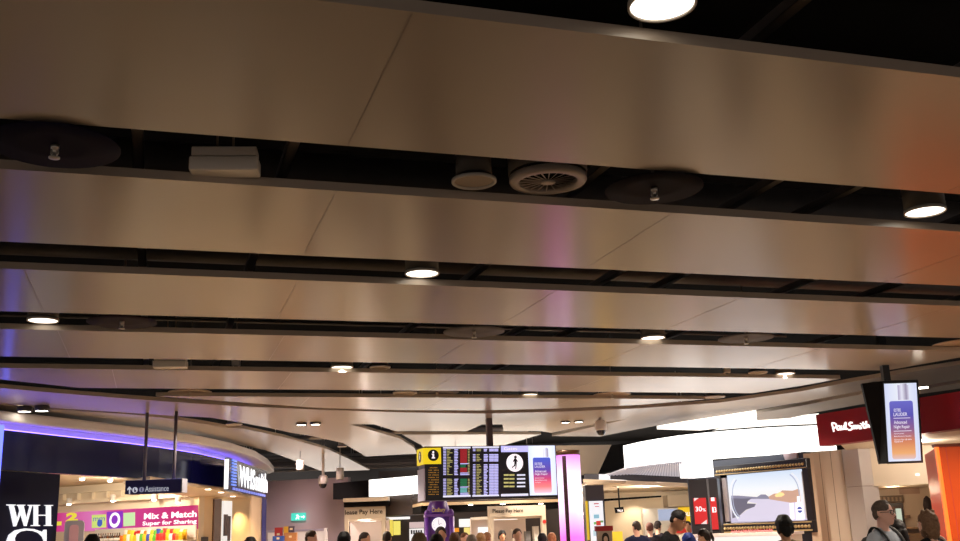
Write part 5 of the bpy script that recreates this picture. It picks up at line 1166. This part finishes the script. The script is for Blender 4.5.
    if hb.v:
        hb.xf(HT); remeshed(hb, 'hair', hm_, e, .009 if near else .014, 1 if style == 'curly' else 2, .004 if style == 'curly' else .0022 if near else .001)
    # face
    ew_, ir = M('eye_white', C(226,220,214), .3), M('eye_iris', C(46,32,26), .2)
    if near:
        for sd in (-1, 1):
            m_ = MB(); m_.ell(Vector((sd*.032, -.083, .118))*s, (.0125*s, .010*s, .008*s)); m_.xf(HT); eo = m_.build('eye', ew_, e)
            m_ = MB(); m_.ell(Vector((sd*.032, -.0905, .118))*s, (.0055*s, .004*s, .0058*s)); m_.xf(HT); m_.build('iris', ir, eo)
            m_ = MB(); m_.tube([Vector((sd*.014, -.1, .136))*s, Vector((sd*.034, -.098, .141))*s, Vector((sd*.055, -.083, .136))*s], [.0035*s, .0045*s, .002*s], 6); m_.xf(HT); m_.build('eyebrow', hm_, e)
        m_ = MB(); m_.tube([Vector((-.024, -.094, .056))*s, Vector((-.008, -.104, .059))*s, Vector((.008, -.104, .059))*s, Vector((.024, -.094, .056))*s], [.002*s, .0045*s, .0045*s, .002*s], 6); m_.xf(HT); m_.build('lips', M('lips_'+skin, tuple(a*b for a, b in zip(SKIN[skin], (.8, .55, .55))), .45), e)
    if glasses:
        m_ = MB()
        for sd in (-1, 1):
            ring_ = [Vector((sd*.034+.027*math.cos(2*PI*i/16), -.107+.012*abs(math.cos(2*PI*i/16))*(1 if sd*math.cos(2*PI*i/16) > 0 else 0), .118+.019*math.sin(2*PI*i/16)))*s for i in range(17)]
            m_.tube(ring_, .0032*s, 6); m_.tube([Vector((sd*.061, -.094, .122))*s, Vector((sd*.08, -.03, .122))*s, Vector((sd*.081, .02, .115))*s], .003*s, 6)
        m_.tube([Vector((-.008, -.108, .122))*s, Vector((.008, -.108, .122))*s], .003*s, 6); m_.xf(HT); go = m_.build('glasses', M('glasses_black', C(20, 18, 18), .25), e)
    # clothes
    tm = M('cloth_%d_%d_%d' % top, C(*top), .85, spec=.2); lm = M('cloth_%d_%d_%d' % legs, C(*legs), .85, spec=.2)
    c_ = MB(); torso(c_, .014, .86)
    for sd in (-1, 1):
        pts, rs = arm(sd, .013, 4 if sleeves == 'long' else 2)
        if sleeves == 'long': pts[-1] = tuple(Vector(pts[-2])*.35+Vector(pts[-1])*.65)
        else: pts[-1] = tuple(Vector(pts[-2])*.25+Vector(pts[-1])*.75); rs[-1] += .008*s
        pts, rs = catm(pts, rs); c_.tube(pts, rs, 12)
        pts, rs = catm([V3(sd*.05, .02, 1.46), V3(sd*.12, .018, 1.432), V3(sd*sh*.98, .015, 1.395)], [(.042*s, .042*s), (.046*s, .046*s), (.055*s, .055*s)]); c_.tube(pts, rs, 10)
    c_.xf(T); remeshed(c_, 'shirt' if near else 'top', tm, e, vox, 2)
    if extra != 'robe':
        c_ = MB(); torso(c_, .01, .86, 1.0)
        for sd in (-1, 1): pts, rs = catm(*leg(sd, .014)); c_.tube(pts, rs, 12)
        c_.xf(T); remeshed(c_, 'trousers', lm, e, .02, 2)
    for sd in (-1, 1):
        m_ = MB(); a = Vector(V3(sd*hp*1.1, .04, .045)); m_.tube([a, a+Vector(V3(0, -.08, -.002)), a+Vector(V3(sd*.012, -.19, -.014))], [(.044*s, .05*s), (.047*s, .042*s), (.04*s, .03*s)], 14); m_.ell(a+Vector(V3(sd*.012, -.19, -.014)), (.04*s, .03*s, .03*s)); m_.xf(T)
        m_.v = [Vector((q.x, q.y, max(q.z, .002))) for q in m_.v]; m_.build('shoe', M('shoe_dark', C(34, 30, 30), .5), e)
    def strip(pts, r_, name, mt):
        m_ = MB(); a, b_ = catm([V3(*q) for q in pts], [tuple(x*s for x in r_)]*len(pts)); m_.tube(a, b_, 8); m_.xf(T); return m_.build(name, mt, e)
    if extra == 'backpack':
        bm2 = M('pack_black', C(24, 24, 26), .7); m_ = MB(); m_.ell(V3(0, .205, 1.18), S(.15, .085, .23)); m_.xf(T); m_.build('backpack', bm2, e)
        for sd in (-1, 1): strip([(sd*.12, .13, 1.36), (sd*.13, .05, 1.492), (sd*.125, -.06, 1.44), (sd*.125, -.128, 1.3), (sd*.15, -.10, 1.12), (sd*.16, .06, 1.02)], (.026, .010), 'shoulder_strap', bm2)
    if extra == 'open_shirt':
        pass
    if extra == 'strap': strip([(-.1, .13, 1.2), (-.12, .12, 1.38), (-.115, .03, 1.495), (-.1, -.09, 1.40), (-.06, -.14, 1.2), (.0, -.14, 1.05)], (.012, .006), 'bag_strap', M('strap_pale', C(206, 200, 184), .6))
    if extra == 'stripe': strip([(-.17, .02, 1.47), (-.08, .085, 1.475), (0, .10, 1.475), (.08, .085, 1.475), (.17, .02, 1.47)], (.012, .006), 'pale_collar_stripe', M('stripe_pale', C(190, 176, 120), .7))
    if extra == 'logo':
        m_ = MB(); m_.ell(V3(0, .135, 1.33), S(.1, .012, .022)); m_.xf(T); m_.build('back_print', M('print_grey', C(150, 156, 190), .6), e)
    return e
R_ = math.radians
person(880.8, 500.6, 10.4, 'man with black glasses and short dark hair in a light grey shirt, black backpack strap', R_(38), (92,80,72), 'short', (176,184,194), (50,54,66), 'pink', 0, R_(12), True, True, extra='backpack')
person(926.5, 511.8, 10.2, 'woman seen from behind with curly brown hair and black top, pale bag strap', R_(205), (118,90,68), 'curly', (24,24,26), (40,40,46), 'light', 0, R_(10), near=True, sex='f', extra='strap')
person(897, 520.5, 11.6, 'person with long dark hair between the man with glasses and the curly haired woman', R_(150), (30,24,24), 'long', (34,30,34), (40,40,50), 'light', 0, 0, near=True, sex='f')
person(668.5, 509.6, 13.2, 'tall man in a black top with short dark hair, head bowed to the right', R_(62), (30,26,26), 'short', (20,20,22), (40,40,48), 'tan', R_(26), 0, near=True, sleeves='short', fwd=.07)
person(783, 516.4, 11.2, 'person with thick black hair seen from behind below the framed screen', R_(196), (16,14,16), 'full', (92,82,70), (40,42,54), 'tan', 0, R_(-12), near=True, extra='stripe')
person(704.5, 529.6, 15.5, 'woman with dark tied back hair facing left, below the red posters', R_(-80), (40,32,30), 'tied', (60,74,120), (40,42,54), 'light', R_(12), 0, near=True, sex='f')
person(688, 533.6, 12.0, 'person in a blue hood right of the man in black', R_(180), (34,58,140), 'long', (34,58,140), (40,42,60), 'light', 0, 0, sex='f')
person(636, 521.2, 20.0, 'man in a navy polo with pale print, standing in the canopy shop', R_(180), (50,40,36), 'short', (30,36,64), (40,42,54), 'light', 0, R_(25), extra='logo', sleeves='short')
person(649.5, 522.6, 21.5, 'person with reddish hair and dark top right of the man in the navy polo', R_(170), (104,66,58), 'short', (44,38,48), (40,42,54), 'pink')
person(657.4, 520.8, 23.0, 'dark haired person half hidden by the man in black', R_(150), (40,32,32), 'short', (40,36,44), (40,42,54), 'light')
person(687.5, 521.2, 24.0, 'shop worker in pale top facing the hall before the yellow panel', R_(-20), (60,46,40), 'short', (226,218,206), (50,50,60), 'tan')
person(517, 528.6, 17.5, 'man with short brown hair and dark jacket below the Please Pay Here sign', R_(20), (74,58,48), 'short', (44,38,40), (40,42,54), 'light', 0, 0)
person(502, 531, 22.8, 'dark haired cashier left of the man in front of the pay booth', R_(10), (24,22,24), 'full', (40,38,46), (40,42,54), 'tan')
person(542, 533.8, 19.0, 'person with black hair right of the man before the pay booth', R_(180), (24,22,24), 'full', (60,70,86), (40,42,54), 'tan')
person(551.5, 533.6, 19.5, 'fair haired person beside the pink lit column', R_(185), (176,120,84), 'full', (226,218,210), (40,42,54), 'pink', sex='f')
person(440.5, 526.8, 14.5, 'man with very short dark hair in front of the purple clock tower', R_(12), (44,36,34), 'short', (34,32,36), (40,42,54), 'tan')
person(436.5, 535.4, 12.0, 'person with black hair at the foot of the purple clock tower', R_(180), (18,16,18), 'full', (40,38,42), (40,42,54), 'tan')
person(419, 534.2, 11.4, 'person with grey blonde hair seen from behind, left of the clock tower', R_(190), (124,108,82), 'full', (120,112,108), (50,50,60), 'light', sex='f')
person(454.5, 533.3, 17.0, 'brown haired person right of the clock tower wearing a white top', R_(170), (92,64,48), 'full', (224,218,212), (40,42,54), 'light')
person(464.5, 532.6, 18.5, 'person with auburn hair in a white top between clock tower and pay booth', R_(30), (120,76,52), 'short', (230,226,220), (50,50,60), 'pink')
person(471.5, 535.6, 16.5, 'grey haired person to the right of the auburn haired one', R_(180), (150,140,132), 'full', (190,184,180), (50,50,60), 'light')
person(480.5, 533.6, 18.0, 'fair haired person left of the pay booth', R_(180), (190,150,104), 'full', (214,206,196), (50,50,60), 'light', sex='f')
person(486.8, 532.2, 19.0, 'person with light brown hair next to the left post of the pay booth', R_(160), (160,118,82), 'short', (120,100,90), (50,50,60), 'pink')
person(387, 531.6, 18.0, 'person with dark hair and red top right of the cut off pay sign', R_(175), (44,34,32), 'short', (170,50,46), (40,42,54), 'tan')
person(364.5, 532.4, 16.0, 'person with brown hair in front of the left pay booth', R_(60), (58,42,38), 'short', (70,60,60), (40,42,54), 'tan')
person(344, 532.8, 13.8, 'person with round black hair at the left edge of the pay booth', R_(180), (16,14,16), 'full', (44,40,42), (40,42,54), 'tan')
person(310, 530.4, 16.5, 'person with brown hair turned sideways before the white partition', R_(75), (72,52,44), 'short', (196,130,104), (50,50,60), 'pink', R_(10))
person(250.5, 538, 14.0, 'person with black hair just rising into the photo by the warm lit wall', R_(180), (24,20,20), 'full', (50,46,46), (40,42,54), 'tan')
person(92.5, 535.6, 13.0, 'person with black hair below the pink banner at left', R_(180), (22,18,18), 'full', (50,46,46), (40,42,54), 'tan')
# ================================================================== LIGHT
w = bpy.data.worlds.new('world'); SC.world = w; w.use_nodes = True
w.node_tree.nodes['Background'].inputs[0].default_value = (*C(224, 214, 210), 1); w.node_tree.nodes['Background'].inputs[1].default_value = .85
def lamp(name, kind, loc, energy, col, size=.1, rot=None, spot=None):
    l = bpy.data.lights.new(name, kind); l.energy = energy; l.color = col
    if kind == 'SPOT': l.spot_size = spot or 1.8; l.spot_blend = .6; l.shadow_soft_size = size
    elif kind == 'AREA': l.size = size
    else: l.shadow_soft_size = size
    o = bpy.data.objects.new(name, l); COL.objects.link(o); o.location = loc
    if rot: o.rotation_euler = rot
    return o
warm = C(255, 238, 214)
# beam of each downlight in the slots
for o in [x for x in bpy.data.objects if x.name.split('.')[0] == 'downlight' and x.parent is None and x.location.z > 3.8]:
    lamp('down_beam', 'SPOT', (o.location.x, o.location.y, o.location.z-.03), (150 if o.location.x > 2.8 and o.location.y > 5 else 25) if o.location.y < 9.5 else 420, C(255, 240, 222), .12, None, 2.5 if 2.8 < o.location.x < 5 and 5 < o.location.y < 9.5 else 1.9)
for o in [x for x in bpy.data.objects if x.name.split('.')[0] == 'twin_downlight' and x.location.x > -6]:
    lamp('down_beam', 'SPOT', (o.location.x, o.location.y, o.location.z-.12), 900, C(255, 236, 212), .12, None, 2.3)
for a, b in ((1.2, 23.0), (-2.6, 23.5), (4.0, 17.5), (6.2, 12.5), (-4.5, 17.5)):  # beams with no fitting, added to brighten the hall
    lamp('down_beam', 'SPOT', (a, b, 3.74), 700, C(255, 236, 212), .12, None, 2.4)
# lamps inside the shops, high behind their fascias
for p, e_ in (((-9.0, 22.0, 2.95), 300), ((-8.6, 24.8, 2.95), 170)): lamp('shop_lamp', 'POINT', p, e_, warm, .15)
q = at_y(244, 500, 28.0); lamp('wall_spot', 'SPOT', (q.x+.2, q.y-.55, 2.6), 120, C(255, 220, 160), .05, (math.radians(25), 0, 0), 1.5)
for p, e_ in (((4.2, 26.5, 2.4), 260), ((2.6, 28.5, 2.4), 220)): lamp('shop_lamp', 'POINT', p, e_, warm, .15)
q = at_y(636, 505, 30.5); lamp('wall_spot', 'SPOT', (q.x, q.y-.1, 2.5), 60, warm, .04, (math.radians(20), 0, 0), 1.6)
q = at_y(892, 470, 18.2); lamp('shop_lamp', 'POINT', (q.x+.3, q.y-.6, 2.75), 60, C(255, 240, 220), .12)
q = at_y(895, 500, 19.6); lamp('shop_lamp', 'POINT', (q.x, q.y, 2.1), 26, C(255, 226, 190), .1)
q = at_y(955, 480, 13.0); lamp('portal_lamp', 'SPOT', (q.x+.6, q.y, 2.95), 30, C(255, 200, 140), .1, (math.radians(35), 0, math.radians(10)), 1.8)
for px, Y in ((365, 25.9), (518, 24.3)):
    q = at_y(px, 520, Y+.4); lamp('booth_lamp', 'POINT', (q.x, q.y, 1.95), 16, C(255, 236, 220), .06)
q = at_y(300, 500, 27.5); lamp('hall_lamp', 'SPOT', (q.x, q.y-1.5, 3.7), 420, C(255, 225, 220), .1, (math.radians(30), 0, 0), 2.0)
SC.cycles.use_adaptive_sampling = True

for x in (-14, -8, -2, 4, 10):                      # unseen lamps added so the pale end wall brightens the ceiling panels
    lamp('wall_spot', 'SPOT', (x, 38.5, 3.6), 1200, C(255, 246, 238), .15, (math.radians(62), 0, 0), 2.2)
